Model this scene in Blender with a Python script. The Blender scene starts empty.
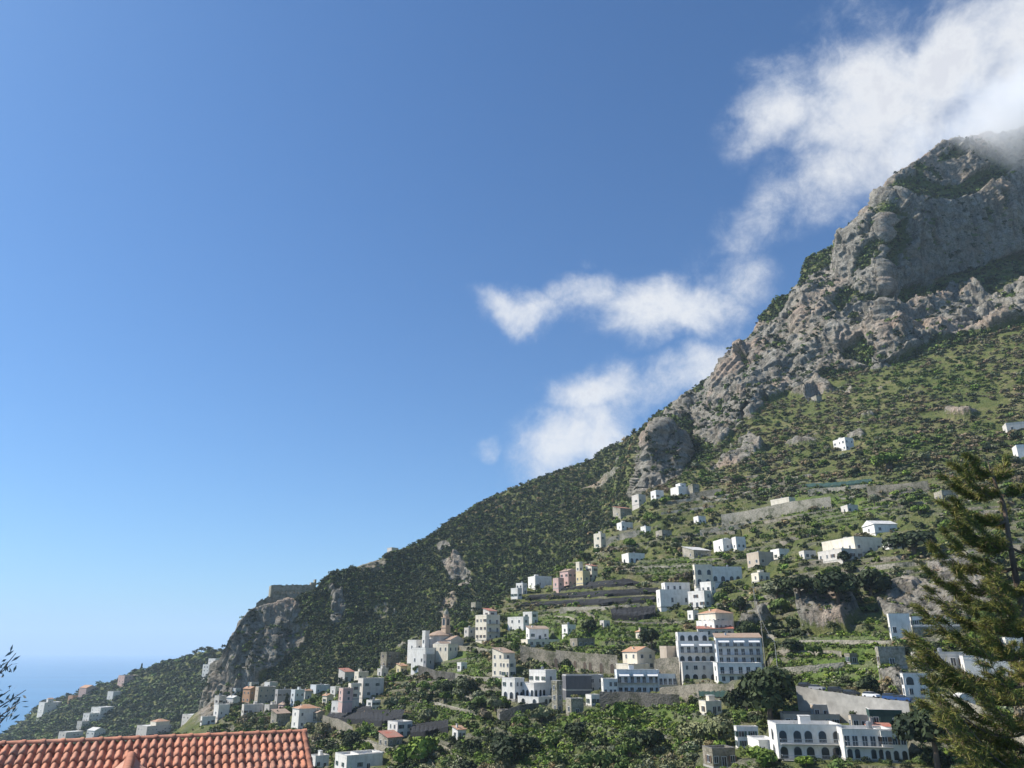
import bpy, math, random
import numpy as np
from mathutils import Vector, Matrix
from mathutils.bvhtree import BVHTree
random.seed(7); RNG = np.random.default_rng(7)
SC = bpy.context.scene; COL = SC.collection
F = 760.0; PITCH = math.radians(19.2); SP, CP = math.sin(PITCH), math.cos(PITCH)
SEA = -220.0                                   # the viewpoint stands 220 m above the sea; z = 0 is eye level

# ------------------------------------------------------------------ survey helpers
def ray(px, py):
    u = (np.asarray(px, float) - 512) / F; v = (384 - np.asarray(py, float)) / F
    return u, CP - v * SP, SP + v * CP
def azt(px, py):
    x, y, z = ray(px, py); return np.arctan2(x, y), z / np.hypot(x, y)
def proj(x, y, z):
    d = y * CP + z * SP; v = z * CP - y * SP
    return 512 + F * x / d, 384 - F * v / d
def pt(px, py, D):
    a, t = azt(px, py); return Vector((float(D * np.sin(a)), float(D * np.cos(a)), float(D * t)))

# ------------------------------------------------------------------ noise
def _h(i, j, k, s):
    n = (i.astype(np.int64) * 73856093) ^ (j.astype(np.int64) * 19349663) ^ (k.astype(np.int64) * 83492791) ^ (s * 2654435)
    n = (n ^ (n >> 13)) * 1274126177 & 0x7fffffff
    n = (n ^ (n >> 15)) * 668265263 & 0x7fffffff
    return ((n >> 7) & 0xffff) / 65535.0
def vnoise(x, y, z, s=0):
    xi, yi, zi = np.floor(x), np.floor(y), np.floor(z)
    fx, fy, fz = x - xi, y - yi, z - zi
    fx, fy, fz = [f * f * (3 - 2 * f) for f in (fx, fy, fz)]
    r = 0
    for a in (0, 1):
        wa = fx if a else 1 - fx
        for b in (0, 1):
            wb = fy if b else 1 - fy
            for c in (0, 1):
                wc = fz if c else 1 - fz
                r = r + wa * wb * wc * _h(xi + a, yi + b, zi + c, s)
    return r * 2 - 1
def fbm(x, y, z, sc, octv=4, s=0, ridge=False):
    r = 0; a = 1.0; tot = 0
    x, y, z = x / sc, y / sc, z / sc
    for o in range(octv):
        n = vnoise(x, y, z, s + o)
        if ridge: n = 1 - 2 * np.abs(n)
        r = r + n * a; tot += a; a *= .52
        x, y, z = x * 2.03 + 7.1, y * 2.03 + 3.3, z * 2.03 + 1.7
    return r / tot
def sstep(a, b, x):
    t = np.clip((x - a) / (b - a), 0, 1); return t * t * (3 - 2 * t)
def inpoly(px, py, poly):
    r = np.zeros(px.shape, bool); n = len(poly)
    for i in range(n):
        x0, y0 = poly[i]; x1, y1 = poly[(i + 1) % n]
        if y0 == y1: continue
        c = (y0 > py) != (y1 > py)
        r ^= c & (px < (x1 - x0) * (py - y0) / (y1 - y0) + x0)
    return r

# ------------------------------------------------------------------ materials
def mat(name, build):
    m = bpy.data.materials.new(name); m.use_nodes = True
    nt = m.node_tree; b = nt.nodes['Principled BSDF']
    build(nt, b); return m
def N(nt, t, **kw):
    n = nt.nodes.new(t)
    for k, v in kw.items():
        if k.startswith('i_'):
            key = k[2:]; n.inputs[int(key) if key.isdigit() else key].default_value = v
        else: setattr(n, k, v)
    return n
def noise(nt, scale, detail=4, rough=.6, coord='Object', vec=None):
    n = N(nt, 'ShaderNodeTexNoise'); n.inputs['Scale'].default_value = scale
    n.inputs['Detail'].default_value = detail; n.inputs['Roughness'].default_value = rough
    if vec is None:
        tc = N(nt, 'ShaderNodeTexCoord'); vec = tc.outputs[coord]
    nt.links.new(vec, n.inputs['Vector']); return n.outputs[0]
def ramp(nt, fac, stops):
    r = N(nt, 'ShaderNodeValToRGB'); e = r.color_ramp.elements
    while len(e) < len(stops): e.new(.5)
    for i, (p, c) in enumerate(stops):
        e[i].position = p; e[i].color = (*c, 1) if len(c) == 3 else c
    nt.links.new(fac, r.inputs[0]); return r.outputs[0]
def mix(nt, fac, a, b, mode='MIX'):
    m = N(nt, 'ShaderNodeMix', data_type='RGBA', blend_type=mode)
    for s, v in ((m.inputs[0], fac), (m.inputs[6], a), (m.inputs[7], b)):
        if hasattr(v, 'is_output'): nt.links.new(v, s)
        else: s.default_value = v if isinstance(v, (int, float)) else (*v, 1)
    return m.outputs[2]
def mth(nt, op, a, b=0.0, clamp=False):
    m = N(nt, 'ShaderNodeMath', operation=op, use_clamp=clamp)
    for s, v in ((m.inputs[0], a), (m.inputs[1], b)):
        if hasattr(v, 'is_output'): nt.links.new(v, s)
        else: s.default_value = v
    return m.outputs[0]
def bump(nt, b, h, dist, strength=1.0):
    n = N(nt, 'ShaderNodeBump'); n.inputs['Distance'].default_value = dist; n.inputs['Strength'].default_value = strength
    nt.links.new(h, n.inputs['Height']); nt.links.new(n.outputs[0], b.inputs['Normal'])
def plain(name, c, rough=.8, var=.25, sc=3.0, bmp=0.0, metal=0, world=False):
    def f(nt, b):
        co = 'Object'
        n = noise(nt, sc, 5, .65, co)
        lo = tuple(x * (1 - var) for x in c); hi = tuple(min(1, x * (1 + var * .5)) for x in c)
        nt.links.new(ramp(nt, n, [(.3, lo), (.7, hi)]), b.inputs['Base Color'])
        b.inputs['Roughness'].default_value = rough; b.inputs['Metallic'].default_value = metal
        if bmp: bump(nt, b, n, bmp)
    return mat(name, f)
def plaster(name, c):
    def f(nt, b):
        tc = N(nt, 'ShaderNodeTexCoord'); mp = N(nt, 'ShaderNodeMapping'); mp.inputs['Scale'].default_value = (.8, .8, .3)
        nt.links.new(tc.outputs['Object'], mp.inputs[0])
        n = noise(nt, .9, 6, .7, vec=mp.outputs[0]); n2 = noise(nt, .35, 3, .6)
        st = ramp(nt, n, [(.40, (.72, .7, .66)), (.52, (1, 1, 1))])
        st2 = ramp(nt, n2, [(.35, (.88, .87, .85)), (.6, (1, 1, 1))])
        c1 = mix(nt, .5, c, st, 'MULTIPLY'); c2 = mix(nt, .8, c1, st2, 'MULTIPLY')
        nt.links.new(c2, b.inputs['Base Color']); b.inputs['Roughness'].default_value = .9
        bump(nt, b, n, .05)
    return mat(name, f)
def stonemat(name, c, sc=.9):
    def f(nt, b):
        tc = N(nt, 'ShaderNodeTexCoord')
        v = N(nt, 'ShaderNodeTexVoronoi'); v.inputs['Scale'].default_value = sc * 2
        nt.links.new(tc.outputs['Object'], v.inputs['Vector'])
        n = noise(nt, .4, 6, .7)
        a = ramp(nt, v.outputs['Distance'], [(.0, c), (.55, tuple(x * .85 for x in c)), (.8, tuple(x * .6 for x in c))])
        bb = ramp(nt, noise(nt, .16, 7, .75), [(.38, (.30, .33, .22)), (.5, (.8, .78, .7)), (.65, (1.1, 1.05, .98))])
        nt.links.new(mix(nt, 1.0, a, bb, 'MULTIPLY'), b.inputs['Base Color']); b.inputs['Roughness'].default_value = .95
        bump(nt, b, v.outputs['Distance'], .12)
    return mat(name, f)
def tilemat(name, c):
    def f(nt, b):
        n = noise(nt, 1.6, 4, .7); n2 = noise(nt, .25, 4, .6)
        a = ramp(nt, n, [(.3, tuple(x * .6 for x in c)), (.7, tuple(min(1, x * 1.25) for x in c))])
        w = N(nt, 'ShaderNodeTexWave', wave_type='BANDS', bands_direction='X'); w.inputs['Scale'].default_value = 1.2; w.inputs['Distortion'].default_value = .6
        tc = N(nt, 'ShaderNodeTexCoord'); nt.links.new(tc.outputs['Object'], w.inputs['Vector'])
        a2 = mix(nt, .45, a, ramp(nt, n2, [(.4, (.35, .3, .24)), (.62, tuple(c))]))
        nt.links.new(a2, b.inputs['Base Color']); b.inputs['Roughness'].default_value = .9
        bump(nt, b, w.outputs['Fac'], .08)
    return mat(name, f)
def tint_mat(name, rough=.75, trans=.0):
    def f(nt, b):
        a = N(nt, 'ShaderNodeAttribute', attribute_name='tint')
        o = N(nt, 'ShaderNodeObjectInfo')
        k = ramp(nt, o.outputs['Random'], [(0, (.8, .82, .85)), (.5, (1, 1, 1)), (1, (1.2, 1.15, .95))])
        c = mix(nt, 1.0, a.outputs['Color'], k, 'MULTIPLY')
        nt.links.new(c, b.inputs['Base Color']); b.inputs['Roughness'].default_value = rough
        b.inputs['Specular IOR Level'].default_value = .25
    return mat(name, f)
M = {}
WALLC = {'white': (.80, .77, .71), 'cream': (.74, .67, .54), 'pink': (.62, .43, .38), 'yellow': (.70, .58, .34), 'grey': (.36, .35, .34),
         'blue': (.64, .68, .70), 'tan': (.50, .42, .33), 'orange': (.60, .34, .20), 'warm': (.62, .58, .52), 'darkgrey': (.12, .12, .13)}
for k, c in WALLC.items(): M[k] = plaster('plaster_' + k, c)
M['stone'] = stonemat('rubble_stone', (.34, .31, .26)); M['stone_pale'] = stonemat('pale_stone', (.46, .43, .37)); M['stone_dark'] = stonemat('dark_stone', (.17, .16, .15))
M['tile'] = tilemat('terracotta_tile', (.52, .26, .14)); M['tile_red'] = tilemat('red_tile', (.45, .14, .09)); M['tile_old'] = tilemat('old_tile', (.40, .27, .19))
M['flat'] = plain('roof_screed', (.58, .57, .54), .9, .35, .8); M['flatgrey'] = plain('grey_roof', (.22, .21, .2), .9, .3, .8)
M['glass'] = plain('window_glass', (.035, .042, .05), .15, .3, .5); M['frame'] = plain('frame_paint', (.62, .62, .6), .6, .1)
M['shut_green'] = plain('green_shutter', (.05, .10, .07), .7, .2); M['shut_brown'] = plain('brown_shutter', (.13, .08, .05), .7, .2)
M['wood'] = plain('dark_wood', (.10, .07, .05), .8, .3); M['metal'] = plain('grey_metal', (.25, .26, .27), .5, .2, metal=.4)
M['road'] = plain('asphalt', (.10, .10, .10), .9, .3, .7); M['net'] = plain('shade_net', (.013, .014, .017), .95, .8, 1.5)
M['net_green'] = plain('green_net', (.015, .055, .045), .85, .4, .5); M['rail'] = plain('railing', (.5, .52, .54), .6, .1)
M['bark'] = plain('bark', (.16, .11, .075), .95, .4, 4, .05); M['leaf'] = tint_mat('foliage'); M['awning'] = plain('awning', (.7, .7, .68), .8, .1)
M['ochre'] = plaster('dome_ochre', (.62, .48, .2)); M['brick'] = plaster('tower_brick', (.58, .43, .31))
M['concrete'] = plain('concrete', (.42, .40, .36), .9, .3, .5, .03)

# ------------------------------------------------------------------ mesh + object helpers
class MB:
    def __init__(s): s.v = []; s.f = []; s.m = []
    def face(s, pts, m=0):
        i = len(s.v); s.v += [tuple(p) for p in pts]; s.f.append(tuple(range(i, i + len(pts)))); s.m.append(m)
    def box(s, x0, x1, y0, y1, z0, z1, m=0):
        c = [(x, y, z) for z in (z0, z1) for y in (y0, y1) for x in (x0, x1)]
        i = len(s.v); s.v += c
        for f in ((0, 2, 3, 1), (4, 5, 7, 6), (0, 1, 5, 4), (2, 6, 7, 3), (0, 4, 6, 2), (1, 3, 7, 5)):
            s.f.append(tuple(i + k for k in f)); s.m.append(m)
        return s
    def tube(s, pts, radii, n=7, m=0, cap=True):
        pts = [Vector(p) for p in pts]; i0 = len(s.v)
        for k, p in enumerate(pts):
            d = (pts[min(k + 1, len(pts) - 1)] - pts[max(k - 1, 0)]).normalized()
            a = d.orthogonal().normalized() if abs(d.z) < .99 else Vector((1, 0, 0)); 
            a = (Vector((0, 0, 1)).cross(d)).normalized() if abs(d.z) < .95 else Vector((1, 0, 0)); b = d.cross(a).normalized()
            for j in range(n):
                t = 2 * math.pi * j / n; s.v.append(tuple(p + (a * math.cos(t) + b * math.sin(t)) * radii[k]))
        for k in range(len(pts) - 1):
            for j in range(n):
                a = i0 + k * n + j; b = i0 + k * n + (j + 1) % n
                s.f.append((a, b, b + n, a + n)); s.m.append(m)
        if cap:
            s.f.append(tuple(i0 + (len(pts) - 1) * n + j for j in range(n))); s.m.append(m)
            s.f.append(tuple(i0 + j for j in range(n))[::-1]); s.m.append(m)
        return s
    def lathe(s, cx, cy, prof, n=12, m=0):
        i0 = len(s.v)
        for r, z in prof:
            for j in range(n):
                t = 2 * math.pi * j / n; s.v.append((cx + r * math.cos(t), cy + r * math.sin(t), z))
        for k in range(len(prof) - 1):
            for j in range(n):
                a = i0 + k * n + j; b = i0 + k * n + (j + 1) % n
                s.f.append((a, b, b + n, a + n)); s.m.append(m)
        return s
    def mesh(s, name, mats):
        me = bpy.data.meshes.new(name); me.from_pydata(s.v, [], s.f)
        for m_ in mats: me.materials.append(m_)
        if len(mats) > 1: me.polygons.foreach_set('material_index', s.m)
        me.update(); return me
def link(name, me, parent=None, loc=(0, 0, 0), rz=0):
    o = bpy.data.objects.new(name, me); COL.objects.link(o); o.location = loc; o.rotation_euler = (0, 0, rz)
    if parent: o.parent = parent
    return o
def tag(o, label=None, cat=None, group=None, kind=None):
    if label: o['label'] = label
    if cat: o['category'] = cat
    if group: o['group'] = group
    if kind: o['kind'] = kind
    return o
def npmesh(name, V, Q, mats, smooth=False, attrs=None, k=4):
    me = bpy.data.meshes.new(name); V = np.ascontiguousarray(V, np.float32); Q = np.ascontiguousarray(Q, np.int32)
    me.vertices.add(len(V)); me.vertices.foreach_set('co', V.ravel())
    me.loops.add(Q.size); me.loops.foreach_set('vertex_index', Q.ravel())
    me.polygons.add(len(Q)); me.polygons.foreach_set('loop_start', np.arange(0, Q.size, k, dtype=np.int32))
    if smooth: me.polygons.foreach_set('use_smooth', np.ones(len(Q), bool))
    for m_ in mats: me.materials.append(m_)
    for n, a in (attrs or {}).items():
        at = me.attributes.new(n, 'FLOAT_COLOR', 'POINT'); at.data.foreach_set('color', np.ascontiguousarray(a, np.float32).ravel())
    me.update(calc_edges=True); me.validate(); return me

# ------------------------------------------------------------------ the hillside
NT = {-300: [(800, 420), (760, 600)], 0: [(800, 420), (765, 600)], 150: [(800, 400), (745, 620)], 200: [(800, 380), (735, 560), (712, 640)],
 290: [(800, 300), (750, 430), (702, 560)], 345: [(790, 290), (740, 380), (690, 500)], 380: [(790, 275), (735, 355), (666, 490)],
 410: [(790, 265), (720, 360), (656, 480)], 450: [(785, 245), (720, 340), (660, 430), (630, 500)], 515: [(780, 225), (710, 310), (650, 390), (590, 520)],
 540: [(780, 220), (710, 305), (650, 385), (580, 530)], 590: [(780, 208), (700, 300), (620, 400), (545, 560)],
 612: [(780, 200), (700, 295), (620, 390), (560, 480), (518, 585)], 635: [(778, 198), (700, 292), (620, 385), (560, 470), (497, 600)],
 660: [(775, 195), (700, 290), (620, 380), (560, 460), (500, 550), (488, 600)], 700: [(775, 187), (700, 272), (650, 325), (600, 385), (550, 455), (500, 540), (465, 600)],
 760: [(772, 182), (700, 245), (650, 305), (600, 350), (550, 425), (500, 510), (450, 590), (408, 680)],
 800: [(770, 180), (705, 232), (650, 290), (600, 335), (550, 400), (500, 480), (450, 570), (385, 700)],
 900: [(770, 180), (700, 225), (650, 270), (600, 310), (550, 365), (500, 440), (450, 520), (363, 690)],
 1024: [(775, 175), (700, 220), (650, 258), (600, 298), (550, 348), (500, 410), (450, 490), (400, 580), (325, 700)],
 1300: [(775, 200), (600, 330), (450, 520), (270, 720)]}
ST = {-300: [(820, 700), (815, 900)], 160: [(820, 700), (815, 900)], 195: [(800, 700), (770, 880)], 205: [(760, 700), (720, 880), (702, 900)], 215: [(740, 690), (700, 850), (680, 900)],
 228: [(730, 690), (716, 822), (655, 850)], 232: [(725, 690), (712, 818), (640, 850)], 240: [(720, 690), (708, 818), (618, 856)],
 258: [(715, 690), (698, 815), (605, 862)], 292: [(708, 660), (690, 745), (668, 820), (600, 862)], 315: [(705, 640), (690, 735), (650, 815), (590, 862)], 330: [(702, 630), (690, 730), (640, 815), (575, 870)],
 400: [(680, 620), (640, 760), (600, 830), (550, 900)], 510: [(650, 640), (600, 740), (550, 840), (490, 950)], 565: [(600, 680), (550, 780), (500, 880), (470, 960)],
 600: [(570, 700), (520, 800), (455, 960)], 632: [(520, 660), (480, 780), (437, 920)], 640: [(497, 632), (470, 700), (432, 900)], 645: [(493, 622), (440, 642), (428, 890)],
 660: [(488, 615), (432, 642), (410, 880)], 680: [(478, 620), (440, 660), (425, 720), (397, 870)], 692: [(470, 628), (445, 720), (389, 860)],
 705: [(458, 620), (430, 720), (410, 780), (378, 850)], 720: [(443, 650), (425, 700), (365, 830)], 740: [(425, 670), (345, 820)],
 800: [(385, 705), (330, 770), (280, 820)], 860: [(370, 700), (300, 750), (240, 785), (222, 860)], 884: [(366, 690), (305, 730), (298, 745), (210, 775), (185, 860)], 892: [(364, 690), (305, 735), (298, 770), (210, 800), (178, 870)],
 920: [(355, 695), (300, 750), (288, 812), (200, 838), (190, 858), (155, 900)], 960: [(345, 695), (295, 765), (275, 862), (195, 888), (182, 910), (135, 960)],
 1024: [(325, 690), (285, 780), (262, 925), (190, 955), (128, 1040)], 1300: [(270, 760), (200, 1000), (150, 1250), (20, 1400)]}
SKY = [(-300, 815), (160, 815), (195, 770), (203, 712), (210, 692), (216, 678), (222, 664), (228, 655), (231, 645), (233, 634), (240, 620), (248, 611), (258, 606), (270, 603), (292, 600), (315, 589),
 (322, 580), (330, 574), (345, 571), (360, 568), (380, 560), (395, 551), (412, 545), (430, 536), (450, 521), (470, 511), (490, 500), (510, 491), (530, 484), (548, 477), (565, 471), (583, 464),
 (600, 456), (620, 444), (640, 432), (650, 420), (665, 408), (690, 391), (700, 383), (712, 375), (722, 362), (740, 346), (752, 333), (757, 322), (766, 312), (775, 300), (790, 294), (801, 284),
 (802, 268), (806, 259), (818, 252), (832, 246), (838, 238), (850, 228), (866, 210), (880, 199), (886, 186), (898, 172), (918, 158), (930, 149), (950, 141), (975, 136), (1000, 132), (1024, 128), (1150, 95), (1300, 40)]
FF = np.linspace(0, 1, 25)
def table(T, top=None):
    ks = sorted(T); D = []; Y0 = []; Y1 = []
    for k in ks:
        l = T[k]; y0, y1 = l[0][0], l[-1][0]; ys = y0 + (y1 - y0) * FF
        D.append(np.interp(-ys, [-a for a, _ in l], [b for _, b in l])); Y0.append(y0); Y1.append(y1)
    D = np.array(D); px = np.array(sorted(set(list(range(-300, 1301, 4)) + ([a for a, _ in top] if top else []))), float)
    Dp = np.array([np.interp(px, ks, D[:, j]) for j in range(len(FF))])
    y0 = np.interp(px, ks, Y0); y1 = np.interp(px, *zip(*top)) if top else np.interp(px, ks, Y1)
    return px, [y0 + (y1 - y0) * f for f in FF], Dp
AZ = np.radians(np.concatenate([np.arange(-52, -20, .5), np.arange(-20, 43.5, .058), np.arange(43.5, 66, .5)]))
def rows(T, top=None):
    px, Y, Dp = table(T, top); R = []
    for j, y in enumerate(Y):
        a, t = azt(px, y); o = np.argsort(a)
        D = np.interp(AZ, a[o], Dp[j][o]); tt = np.interp(AZ, a[o], t[o]); R.append((D, tt * D))
    return R
nr = rows(NT); sr = rows(ST, SKY)
ctl = []                                        # (D, z, number of rows up to the next)
D0, z0 = nr[0]
ctl.append((D0 * .12, np.full_like(D0, -14.0), 6)); ctl.append((D0 * .55, np.minimum(z0 - 26, -50), 14))
for i, r in enumerate(nr): ctl.append((r[0], r[1], 19 if i < len(nr) - 1 else 12))
Dc, zc = nr[-1]; Ds, zs = sr[0]
vw = sstep(0, 60, Ds - Dc + 0) * (AZ < math.radians(9.5))
ctl.append((Dc + (Ds - Dc) * .5, np.minimum(zc, zs) - 45 * vw, 12))
for i, r in enumerate(sr): ctl.append((np.maximum(r[0], Dc + 2), r[1], 16 if i < len(sr) - 1 else 10))
De, ze = sr[-1]
ctl.append((De + 60, ze - 12, 8)); ctl.append((De + 350, ze * .5 - 90, 8)); ctl.append((De + 900, np.full_like(ze, -235.0), 0))
GD, GZ, RT = [], [], []
for i in range(len(ctl) - 1):
    n = ctl[i][2]; w = (np.arange(n) / n)[:, None]
    GD.append(ctl[i][0] * (1 - w) + ctl[i + 1][0] * w); GZ.append(ctl[i][1] * (1 - w) + ctl[i + 1][1] * w); RT += [i + w_ for w_ in w[:, 0]]
GD = np.vstack(GD); GZ = np.vstack(GZ); RT = np.array(RT)
def blur0(a, n):
    for _ in range(n):
        b = a.copy(); b[1:-1] = (a[:-2] + 2 * a[1:-1] + a[2:]) / 4; a = b
    return a
def blur1(a, n):
    for _ in range(n):
        b = a.copy(); b[:, 1:-1] = (a[:, :-2] + 2 * a[:, 1:-1] + a[:, 2:]) / 4; a = b
    return a
nearrow = RT < 2 + 24
GD = blur0(GD, 10); GZ = blur0(GZ, 10)
AZs = np.sin(AZ)[None]; AZc = np.cos(AZ)[None]
X, Y, Z = GD * AZs, GD * AZc, GZ.copy()
PX, PY = proj(X, Y, Z)
n1 = fbm(X, Y, Z, 35, 4, 3); n2 = fbm(X, Y, Z, 35, 4, 11)
qx, qy = PX + n1 * 9 , PY + n2 * 9
sk = [p for p in SKY if p[0] >= 690]
ROCK = [[(1300, -90)] + [(a, b - 14) for a, b in sk[::-1]] + [(680, 385), (662, 412), (668, 424), (690, 418), (700, 440), (722, 446), (742, 428), (768, 404), (800, 388), (830, 372), (860, 372), (900, 362), (940, 345), (1024, 322), (1300, 255)],
 [(636, 500), (639, 465), (648, 436), (668, 424), (684, 436), (688, 470), (682, 492), (660, 500)],
 [(710, 468), (722, 455), (755, 438), (762, 446), (735, 462)], [(790, 396), (815, 385), (830, 392), (812, 402)],
 [(195, 720), (203, 700), (228, 640), (234, 625), (245, 605), (262, 598), (292, 597), (306, 610), (312, 625), (300, 648), (282, 662), (262, 672), (240, 692), (225, 714), (205, 730)],
 [(326, 588), (338, 590), (347, 612), (342, 630), (332, 630)], [(436, 548), (452, 548), (472, 575), (466, 594), (452, 585)],
 [(795, 598), (850, 588), (862, 610), (850, 630), (805, 630)], [(878, 602), (900, 583), (950, 580), (1010, 590), (1010, 612), (915, 614), (885, 616)], [(925, 560), (960, 556), (1010, 575), (1000, 590), (935, 580)],
 [(735, 610), (760, 605), (775, 625), (760, 640), (740, 628)], [(880, 690), (900, 670), (905, 700)]]
NOROCK = [[(884, 302), (900, 290), (940, 278), (985, 268), (1024, 252), (1300, 180), (1300, 235), (1024, 285), (990, 292), (960, 288), (930, 300), (900, 308)],
 [(884, 192), (905, 180), (960, 184), (1000, 166), (1012, 172), (1000, 184), (960, 196), (900, 202)], [(762, 312), (800, 282), (798, 255), (832, 240), (838, 250), (815, 275), (792, 306), (768, 326)],
 [(842, 352), (860, 338), (880, 352), (872, 368), (848, 364)], [(684, 392), (722, 355), (730, 362), (700, 395)]]
ROCKM = np.zeros_like(PX)
for p in ROCK: ROCKM[inpoly(qx, qy, p)] = 1
for p in NOROCK: ROCKM[inpoly(qx, qy, p)] = 0
rowi = RT[:, None] + 0 * PX
ROCKM[(rowi < 27) & (PY < 560) & (PX < 700)] = np.where(inpoly(qx, qy, ROCK[2]), 1, 0)[(rowi < 27) & (PY < 560) & (PX < 700)]
vegn = fbm(X, Y, Z * .6, 22, 4, 21)
ROCKM = np.where((ROCKM > 0) & (vegn > .30) , .15, ROCKM)
vegn2 = fbm(X, Y, Z * .6, 30, 4, 25)
wild = (PY < 470) & (PX > 640) & (rowi < 27)
ROCKM = np.where(wild & (vegn2 > .45), .8, ROCKM)
spurw = (rowi > 28) & (PX < 660) & (ROCKM == 0); ROCKM = np.where(spurw & (vegn2 > .42), .6, ROCKM)
ROCKM = blur1(blur0(ROCKM, 2), 2)
LUSH = [[(425, 652), (470, 650), (498, 668), (480, 678), (425, 675)], [(408, 700), (470, 702), (480, 722), (415, 722)], [(520, 740), (570, 712), (580, 768), (520, 768)], [(810, 648), (890, 630), (890, 690), (800, 680)],
 [(790, 640), (880, 628), (900, 660), (810, 690)], [(500, 612), (650, 612), (690, 640), (600, 650), (510, 640)], [(640, 555), (720, 560), (700, 582), (630, 572)], [(300, 692), (345, 670), (350, 690), (310, 705)],
 [(780, 492), (860, 490), (900, 510), (840, 520), (780, 515)], [(560, 700), (700, 705), (720, 735), (590, 735)]]
LM = np.zeros_like(PX)
for p in LUSH: LM[inpoly(qx, qy, p) & (rowi < 27)] = 1
LM = blur1(blur0(LM, 3), 3)
# terraces
terr = (rowi < 26.5) & (rowi > 1.5); tw = np.where(terr, sstep(440, 500, PY) * (1 - ROCKM), 0); tw = blur1(blur0(tw, 4), 4)
st_ = 3.4; ph = fbm(X, Y, 0 * Z, 90, 2, 41) * 2.2; q = Z / st_ + ph; fr = q - np.floor(q)
TER = sstep(.62, .86, fr) * (1 - sstep(.93, 1.0, fr)) * tw
Z = Z * (1 - .9 * tw) + .9 * tw * st_ * (np.floor(q) + .12 * fr + .88 * sstep(.64, .88, fr) - ph)
# displacement along the surface normal
P = np.stack([X, Y, Z], -1)
P0 = np.stack([X, Y, GZ], -1)
dU = np.gradient(P0, axis=1); dV = np.gradient(P0, axis=0); NR = np.cross(dV, dU); NR /= np.linalg.norm(NR, axis=-1, keepdims=True) + 1e-9
NR *= np.where((NR * P0).sum(-1, keepdims=True) > 0, -1, 1)
far = (rowi > 27)
big = fbm(X, Y, GZ * .35, 62, 5, 51, True); med = fbm(X + .35 * GZ, Y + .2 * GZ, GZ * .22, 17, 4, 61, True); fine = fbm(X + .3 * GZ, Y, GZ * .4, 5.5, 3, 71, True); strat = fbm(X * .25 + GZ * .25, Y * .25, GZ * 1.6 + X * .4, 12, 3, 81, True)
stp = fbm(X + .3 * GZ, Y, GZ * .3, 30, 5, 66) * 5; stp = (np.floor(stp) + sstep(.35, .65, stp - np.floor(stp))) / 5
fade = sstep(1.5, 2.5, rowi)
disp = ROCKM * (9 * big + 2.2 * med + .9 * fine + 1.6 * strat + 17 * stp) + (1 - ROCKM) * (np.where(far, 7, .6) * n1 + .5 * med)
disp += np.where(far & (PX > 880), ROCKM * (4.5 * fbm(X, Y, GZ * .3, 14, 5, 131, True) + 3 * fbm(X * .3, Y * .3, GZ + .3 * X, 9, 4, 141, True)), 0)
disp += np.where(far & (PX < 640), 12 * fbm(X, Y, GZ * .2, 110, 3, 91, True) * (1 - ROCKM), 0)
disp = np.where(far, disp, disp * np.where(PY > 540, .5, .8)) * fade
disp *= 1 - .6 * ((rowi > 51) & (rowi < 54))
P = P + NR * disp[..., None]
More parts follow.
